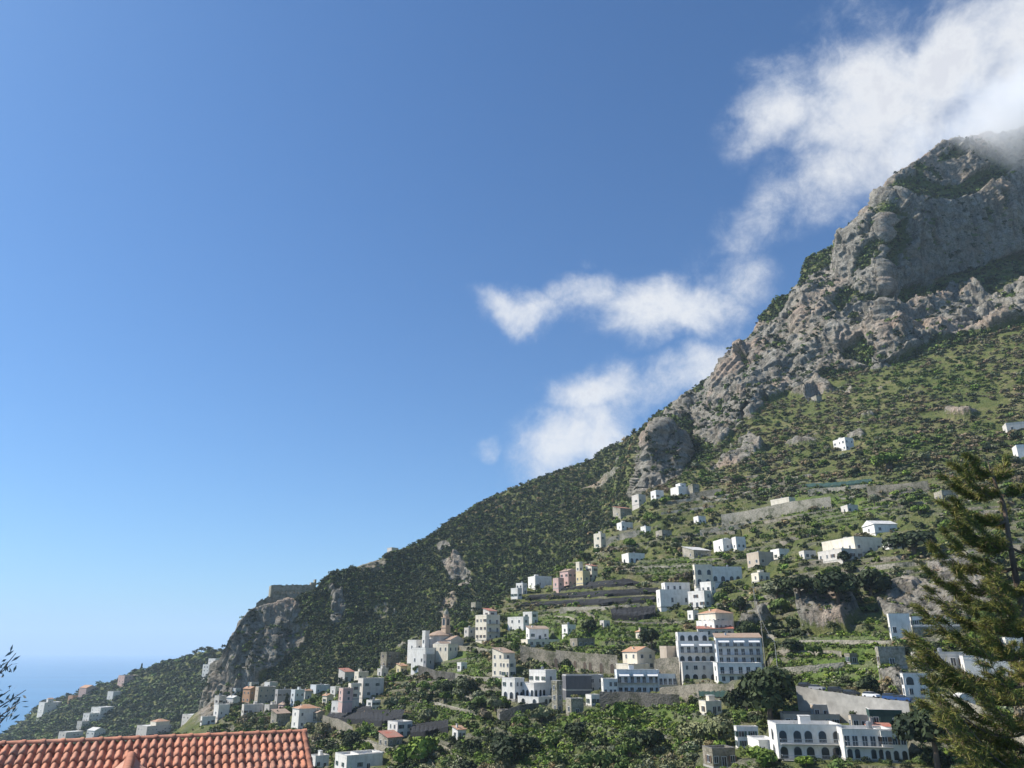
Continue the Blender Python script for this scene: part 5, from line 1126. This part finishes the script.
# ------------------------------------------------------------------ conifer at the right
def blades(centres, dirs, n, ln, wd, cols, seed, spread=.75):
    r = np.random.default_rng(seed); C = np.repeat(centres, n, 0); Dv = np.repeat(dirs, n, 0)
    d = Dv + r.normal(size=C.shape) * spread; d /= np.linalg.norm(d, axis=1)[:, None]; C = C + r.normal(size=C.shape) * ln * .25
    s = np.cross(d, r.normal(size=C.shape)); s /= np.linalg.norm(s, axis=1)[:, None]; L_ = ln * r.uniform(.6, 1.3, (len(C), 1))
    V = np.stack([C - s * wd, C + s * wd, C + d * L_ + s * wd * .3, C + d * L_ - s * wd * .3], 1).reshape(-1, 3)
    col = np.array(cols)[r.integers(0, len(cols), len(C))] * r.uniform(.7, 1.3, (len(C), 1)); return V, np.concatenate([np.repeat(col, 4, 0), np.ones((len(V), 1))], 1)
DT = 21.0
def at(px, py, D): return np.array(pt(px, py, D))
base = at(1052, 900, DT); top = at(986, 470, DT)
rt = Vector(base.tolist()); root = link('conifer', None, None, rt); tag(root, 'near dark conifer with upswept bristly branches at the right edge', 'tree')
tr = [at(1060, 900, DT), at(1048, 780, DT), at(1034, 680, DT), at(1020, 600, DT), at(1010, 545, DT), at(1004, 505, DT), at(994, 480, DT), at(988, 462, DT)]
gz = [Vector((tr[0] - base).tolist()) + Vector((.3, 0, -9))] + [Vector((t - base).tolist()) for t in tr]
m = MB(); m.tube(gz, [.2, .15, .12, .09, .07, .055, .042, .03, .012], 10); link('trunk', m.mesh('trunk', [M['bark']]), root)
rr = random.Random(11); BC, BD = [], []; bm_ = MB(); r8 = np.random.default_rng(3)
def trunk_at(py):
    ys = [462, 480, 505, 545, 600, 680, 780, 900]; xs = [988, 994, 1004, 1010, 1020, 1034, 1048, 1060]; return at(float(np.interp(py, ys, xs)), py, DT)
nb = 0
for lvl in range(20):
    py = 476 + lvl * 22.5 + rr.uniform(-5, 5); f = (py - 462) / 438
    ln = .75 + 1.75 * min(1, f * 1.05) ** .55
    for k in range(4):
        a = rr.uniform(0, 6.28); a = a if lvl % 2 else a + .6
        if k < 2: a = math.pi + rr.uniform(-.7, .7)
        l = ln * rr.uniform(.65, 1.08); s0 = trunk_at(py); rise = rr.uniform(.22, .55); pts = []
        e_ = np.array([math.cos(a), math.sin(a), 0.0])
        for j in range(9):
            g = j / 8; pts.append(s0 + e_ * l * g + np.array([0, 0, l * (rise * g * .9 - .22 * math.sin(g * math.pi) + .12 * g * g)]))
        bm_.tube([Vector((p - base).tolist()) for p in pts], [.036 * (1 - .85 * j / 8) * (.5 + ln / 4) for j in range(9)], 5)
        nt_ = int(6 + l * 4.2)
        for j in range(nt_):
            g = .1 + .92 * (j + rr.random()) / nt_; g = min(g, 1.0); p = s0 + (np.array(pts[min(8, int(g * 8))]) - s0) * 1.0
            i0 = min(7, int(g * 8)); w = g * 8 - i0; p = pts[i0] * (1 - w) + pts[i0 + 1] * w
            sd = np.array([-e_[1], e_[0], 0]) * rr.choice((-1, 1)); dr_ = e_ * .75 + sd * rr.uniform(.1, .7) + np.array([0, 0, rr.uniform(.1, .6)]); dr_ /= np.linalg.norm(dr_)
            tl = rr.uniform(.3, .62) * (.45 + .55 * min(1, f * 2)) * (1.15 - .35 * g)
            q_ = p + dr_ * tl; bm_.tube([Vector((p - base).tolist()), Vector((q_ - base).tolist())], [.012, .004], 3, cap=False)
            for u in np.linspace(.2, 1, 6): BC.append(p + dr_ * tl * u - base); BD.append(dr_)
V, T = blades(np.array(BC), np.array(BD), 34, .12, .0065, [(.22, .22, .045), (.16, .18, .04), (.28, .25, .06), (.10, .12, .03), (.17, .12, .07)], 5, .7)
link('branches', bm_.mesh('branches', [M['bark']]), root)
link('crown', npmesh('crown', V, np.arange(len(V)).reshape(-1, 4), [M['leaf']], False, {'tint': T}), root); print('conifer blades', len(V) // 4)

# ------------------------------------------------------------------ olive twigs at the left
DO = 6.0; root = link('olive_tree', None, None, Vector(at(-180, 900, DO).tolist())); b0 = np.array(root.location); tag(root, 'near olive tree with a few grey leafy twigs reaching in at the left edge', 'tree')
m = MB(); lv = MB(); rr = random.Random(2)
tk = [b0 - b0 + np.array([0, 0, -6]), b0 * 0, at(-170, 800, DO) - b0, at(-140, 740, DO) - b0]
m.tube([Vector(t.tolist()) for t in tk], [.12, .1, .07, .04], 8)
sprigs = [[(-140, 740), (-60, 712), (-15, 690), (16, 653)], [(-140, 740), (-70, 732), (-8, 712), (26, 690)], [(-140, 740), (-60, 738), (-8, 722), (20, 702)], [(-60, 712), (-25, 700), (-4, 676), (12, 664)], [(-60, 738), (-20, 734), (0, 723), (10, 712)], [(-70, 732), (-30, 715), (-5, 700), (10, 690)]]
for sp_ in sprigs:
    pts = [Vector((at(x, y, DO + rr.uniform(-.1, .1)) - b0).tolist()) for x, y in sp_]; m.tube(pts, [.014, .008, .005, .002], 5)
    for i in range(3):
        for k in range(15 if i > 0 else 4):
            p = pts[i].lerp(pts[i + 1], rr.random()) + Vector((rr.gauss(0, .03), rr.gauss(0, .04), rr.gauss(0, .03))); d = ((pts[i + 1] - pts[i]).normalized() + Vector((rr.gauss(0, .6), rr.gauss(0, .6), rr.gauss(0, .6)))).normalized(); s = d.cross(Vector((rr.gauss(0, 1), rr.gauss(0, 1), rr.gauss(0, 1)))).normalized()
            l = rr.uniform(.035, .06); lv.face([p, p + d * l * .5 + s * l * .14, p + d * l, p + d * l * .5 - s * l * .14])
link('trunk', m.mesh('trunk', [M['bark']]), root)
oa = np.array(lv.v); link('crown', npmesh('crown', oa, np.array(lv.f), [M['leaf']], False, {'tint': np.repeat(np.random.default_rng(1).uniform(.7, 1.4, (len(oa) // 4, 1)) * np.array([[.19, .19, .16]]), 4, 0) @ np.eye(3, 4) + np.array([0, 0, 0, 1])}), root)

# ------------------------------------------------------------------ sky, sun, air, camera
SUN_EL, SUN_DIR = 46, Vector((-.97, .22, 0)).normalized()
w = bpy.data.worlds.new('World'); SC.world = w; w.use_nodes = True; nt = w.node_tree; bg = nt.nodes['Background']; out = nt.nodes['World Output']
sky = N(nt, 'ShaderNodeTexSky', sky_type='NISHITA', sun_disc=False); sky.sun_elevation = math.radians(SUN_EL); sky.sun_rotation = math.atan2(SUN_DIR.x, SUN_DIR.y); sky.altitude = 200; sky.air_density = 1.0; sky.dust_density = .8; sky.ozone_density = 2.2
nt.links.new(mix(nt, 1, sky.outputs[0], (.55, .88, 1.20), 'MULTIPLY'), bg.inputs[0]); bg.inputs[1].default_value = SKY_STR
tc = N(nt, 'ShaderNodeTexCoord'); dirv = tc.outputs['Generated']
def nz(scale, det, rough, off=0.0, dist=0.0):
    mp = N(nt, 'ShaderNodeMapping'); mp.inputs['Location'].default_value = (off, off * .7, off * .3); nt.links.new(dirv, mp.inputs[0])
    n = N(nt, 'ShaderNodeTexNoise'); n.inputs['Scale'].default_value = scale; n.inputs['Detail'].default_value = det; n.inputs['Roughness'].default_value = rough; n.inputs['Distortion'].default_value = dist
    nt.links.new(mp.outputs[0], n.inputs['Vector']); return n
wn = nz(9, 5, .55); sb = N(nt, 'ShaderNodeVectorMath', operation='SUBTRACT'); nt.links.new(wn.outputs['Color'], sb.inputs[0]); sb.inputs[1].default_value = (.5, .5, .5)
sc_ = N(nt, 'ShaderNodeVectorMath', operation='SCALE'); nt.links.new(sb.outputs[0], sc_.inputs[0]); sc_.inputs['Scale'].default_value = .11
ad = N(nt, 'ShaderNodeVectorMath', operation='ADD'); nt.links.new(dirv, ad.inputs[0]); nt.links.new(sc_.outputs[0], ad.inputs[1]); wv = ad.outputs[0]
# sky clouds, each an ellipse of direction (survey azimuth/elevation), half-axes in survey units, tilt, density
CL = [(792, 112, 74, 44, 0, 1.4), (868, 100, 92, 66, -22, 1.75), (950, 66, 110, 62, -22, 1.6), (1050, 40, 130, 95, -15, 1.7), (850, 165, 74, 50, -30, 1.15), (775, 212, 74, 32, -35, .68), (900, 140, 80, 40, -25, 1.25), (1010, 110, 90, 60, 0, 1.5),
      (512, 308, 46, 22, 10, 1.15), (596, 303, 62, 23, 5, .95), (676, 312, 82, 32, 0, 1.5), (640, 300, 56, 20, 0, .9), (550, 314, 44, 14, 8, .6), (735, 285, 54, 46, -40, .85), (583, 270, 16, 8, 25, .55), (735, 245, 50, 28, 0, .35),
      (602, 392, 56, 27, 0, 1.25), (695, 372, 62, 28, -22, 1.35), (568, 448, 58, 42, -15, 1.45), (645, 400, 64, 30, -20, 1.0), (600, 425, 50, 34, -20, 1.0), (483, 441, 22, 11, 0, .62), (507, 478, 16, 8, 0, .45), (840, 12, 70, 26, -20, .45), (560, 350, 30, 10, 0, .2), (620, 430, 40, 30, 0, .5)]
tot = None
for (px, py, ax, ay, rot, dens) in CL:
    x, y, z = [float(q) for q in ray(px, py)]; c = Vector((x, y, z)); k = 1 / c.length; c.normalize()
    right = c.cross(UP).normalized(); upv = right.cross(c); a = math.radians(-rot); e1 = right * math.cos(a) + upv * math.sin(a); e2 = -right * math.sin(a) + upv * math.cos(a)
    mp = N(nt, 'ShaderNodeMapping', vector_type='TEXTURE'); mp.inputs['Location'].default_value = c
    mp.inputs['Rotation'].default_value = Matrix((e1, e2, e1.cross(e2))).transposed().to_euler('XYZ'); mp.inputs['Scale'].default_value = (ax / F * k * k * 1.0 + 0.0 * k, ay / F * k, 2)
    nt.links.new(wv, mp.inputs[0]); ln_ = N(nt, 'ShaderNodeVectorMath', operation='LENGTH'); nt.links.new(mp.outputs[0], ln_.inputs[0])
    mr = N(nt, 'ShaderNodeMapRange', interpolation_type='SMOOTHSTEP'); mr.inputs['From Min'].default_value = 1.7; mr.inputs['From Max'].default_value = .0; mr.inputs['To Max'].default_value = dens
    nt.links.new(ln_.outputs['Value'], mr.inputs['Value']); tot = mr.outputs[0] if tot is None else mth(nt, 'MAXIMUM', tot, mr.outputs[0])
d1 = nz(8, 12, .68, 3.1, .25).outputs[0]; d2 = nz(24, 10, .72, 8.0, .4).outputs[0]
nn = mth(nt, 'ADD', mth(nt, 'MULTIPLY', mth(nt, 'SUBTRACT', d1, .5), 2.0), mth(nt, 'MULTIPLY', mth(nt, 'SUBTRACT', d2, .5), 1.0))
fld = mth(nt, 'ADD', tot, mth(nt, 'MULTIPLY', nn, mth(nt, 'MINIMUM', mth(nt, 'MULTIPLY', tot, 2.2), 1.0)))
cm = N(nt, 'ShaderNodeMapRange', interpolation_type='SMOOTHSTEP'); cm.inputs['From Min'].default_value = .13; cm.inputs['From Max'].default_value = 1.5; cm.inputs['To Max'].default_value = .97; nt.links.new(fld, cm.inputs['Value'])
bg2 = N(nt, 'ShaderNodeBackground'); bg2.inputs[1].default_value = CLOUD_STR
cc = ramp(nt, mth(nt, 'ADD', mth(nt, 'MULTIPLY', fld, .55), mth(nt, 'MULTIPLY', nn, .5)), [(.1, (.66, .74, .88)), (.5, (.80, .84, .92)), (.85, (.90, .92, .96)), (1.0, (.82, .84, .90))]); nt.links.new(cc, bg2.inputs[0])
ms = N(nt, 'ShaderNodeMixShader'); nt.links.new(cm.outputs[0], ms.inputs[0]); nt.links.new(bg.outputs[0], ms.inputs[1]); nt.links.new(bg2.outputs[0], ms.inputs[2]); nt.links.new(ms.outputs[0], out.inputs[0])
sl = bpy.data.lights.new('sun', 'SUN'); sl.energy = SUN_STR; sl.angle = math.radians(.53); sl.color = (1, .94, .85); so = bpy.data.objects.new('sun', sl); COL.objects.link(so)
sdir = SUN_DIR * math.cos(math.radians(SUN_EL)) + Vector((0, 0, math.sin(math.radians(SUN_EL)))); so.rotation_euler = sdir.to_track_quat('Z', 'Y').to_euler()
if CAP_CLOUD > 0:  # cap cloud over the summit, a noisy volume overlapping the haze box
    c = pt(1025, 112, 945); rgt = Vector((c.y, -c.x, 0)).normalized(); m = MB(); n1_, n2_ = 24, 14
    for j in range(n2_ + 1):
        for i in range(n1_):
            t, f = 2 * math.pi * i / n1_, math.pi * j / n2_; m.v.append((150 * math.sin(f) * math.cos(t), 80 * math.sin(f) * math.sin(t), 68 * math.cos(f)))
    for j in range(n2_):
        for i in range(n1_): a = j * n1_ + i; b = j * n1_ + (i + 1) % n1_; m.f.append((a, a + n1_, b + n1_, b)); m.m.append(0)
    me = m.mesh('summit_cloud', []); mm = bpy.data.materials.new('cap_cloud'); mm.use_nodes = True; q = mm.node_tree; q.nodes.remove(q.nodes['Principled BSDF'])
    pv = q.nodes.new('ShaderNodeVolumePrincipled'); pv.inputs['Color'].default_value = (1, 1, 1, 1); t_ = q.nodes.new('ShaderNodeTexCoord'); mp = q.nodes.new('ShaderNodeMapping'); mp.inputs['Scale'].default_value = (1 / 150, 1 / 80, 1 / 68); q.links.new(t_.outputs['Object'], mp.inputs[0])
    ln_ = q.nodes.new('ShaderNodeVectorMath'); ln_.operation = 'LENGTH'; q.links.new(mp.outputs[0], ln_.inputs[0]); nn_ = q.nodes.new('ShaderNodeTexNoise'); nn_.inputs['Scale'].default_value = .017; nn_.inputs['Detail'].default_value = 5; q.links.new(t_.outputs['Object'], nn_.inputs['Vector'])
    dd_ = mth(q, 'SUBTRACT', mth(q, 'ADD', mth(q, 'SUBTRACT', 1.0, ln_.outputs['Value']), mth(q, 'MULTIPLY', nn_.outputs[0], 1.9)), 1.05, True); q.links.new(mth(q, 'MULTIPLY', dd_, CAP_CLOUD), pv.inputs['Density']); q.links.new(pv.outputs[0], q.nodes['Material Output'].inputs['Volume'])
    me.materials.append(mm); tag(link('summit_cloud', me, None, c, math.atan2(rgt.y, rgt.x)), 'cloud wrapping the mountain top', 'cap_cloud', kind='stuff')
if HAZE > 0:
    mb = MB(); mb.box(-31000, 31000, -3500, 31000, SEA - 1.5, 720)
    hz = mb.mesh('haze', []); hm_ = bpy.data.materials.new('air'); hm_.use_nodes = True; n_ = hm_.node_tree; n_.nodes.remove(n_.nodes['Principled BSDF'])
    pv = n_.nodes.new('ShaderNodeVolumePrincipled'); pv.inputs['Density'].default_value = HAZE; pv.inputs['Color'].default_value = (.7, .86, 1, 1); pv.inputs['Anisotropy'].default_value = .0
    n_.links.new(pv.outputs[0], n_.nodes['Material Output'].inputs['Volume']); hz.materials.append(hm_); tag(link('haze', hz), kind='stuff')
cam = bpy.data.cameras.new('camera'); cam.sensor_width = 36; cam.lens = F / 1024 * 36; cam.clip_start = .1; cam.clip_end = 120000
co = bpy.data.objects.new('camera', cam); COL.objects.link(co); co.rotation_euler = (math.pi / 2 + PITCH, 0, 0); SC.camera = co
SC.view_settings.view_transform = 'Standard'; SC.view_settings.look = 'None'; SC.view_settings.gamma = 1; SC.view_settings.exposure = EXPO
SC.cycles.volume_bounces = 6; SC.cycles.max_bounces = 8; SC.cycles.diffuse_bounces = 2; SC.cycles.glossy_bounces = 1
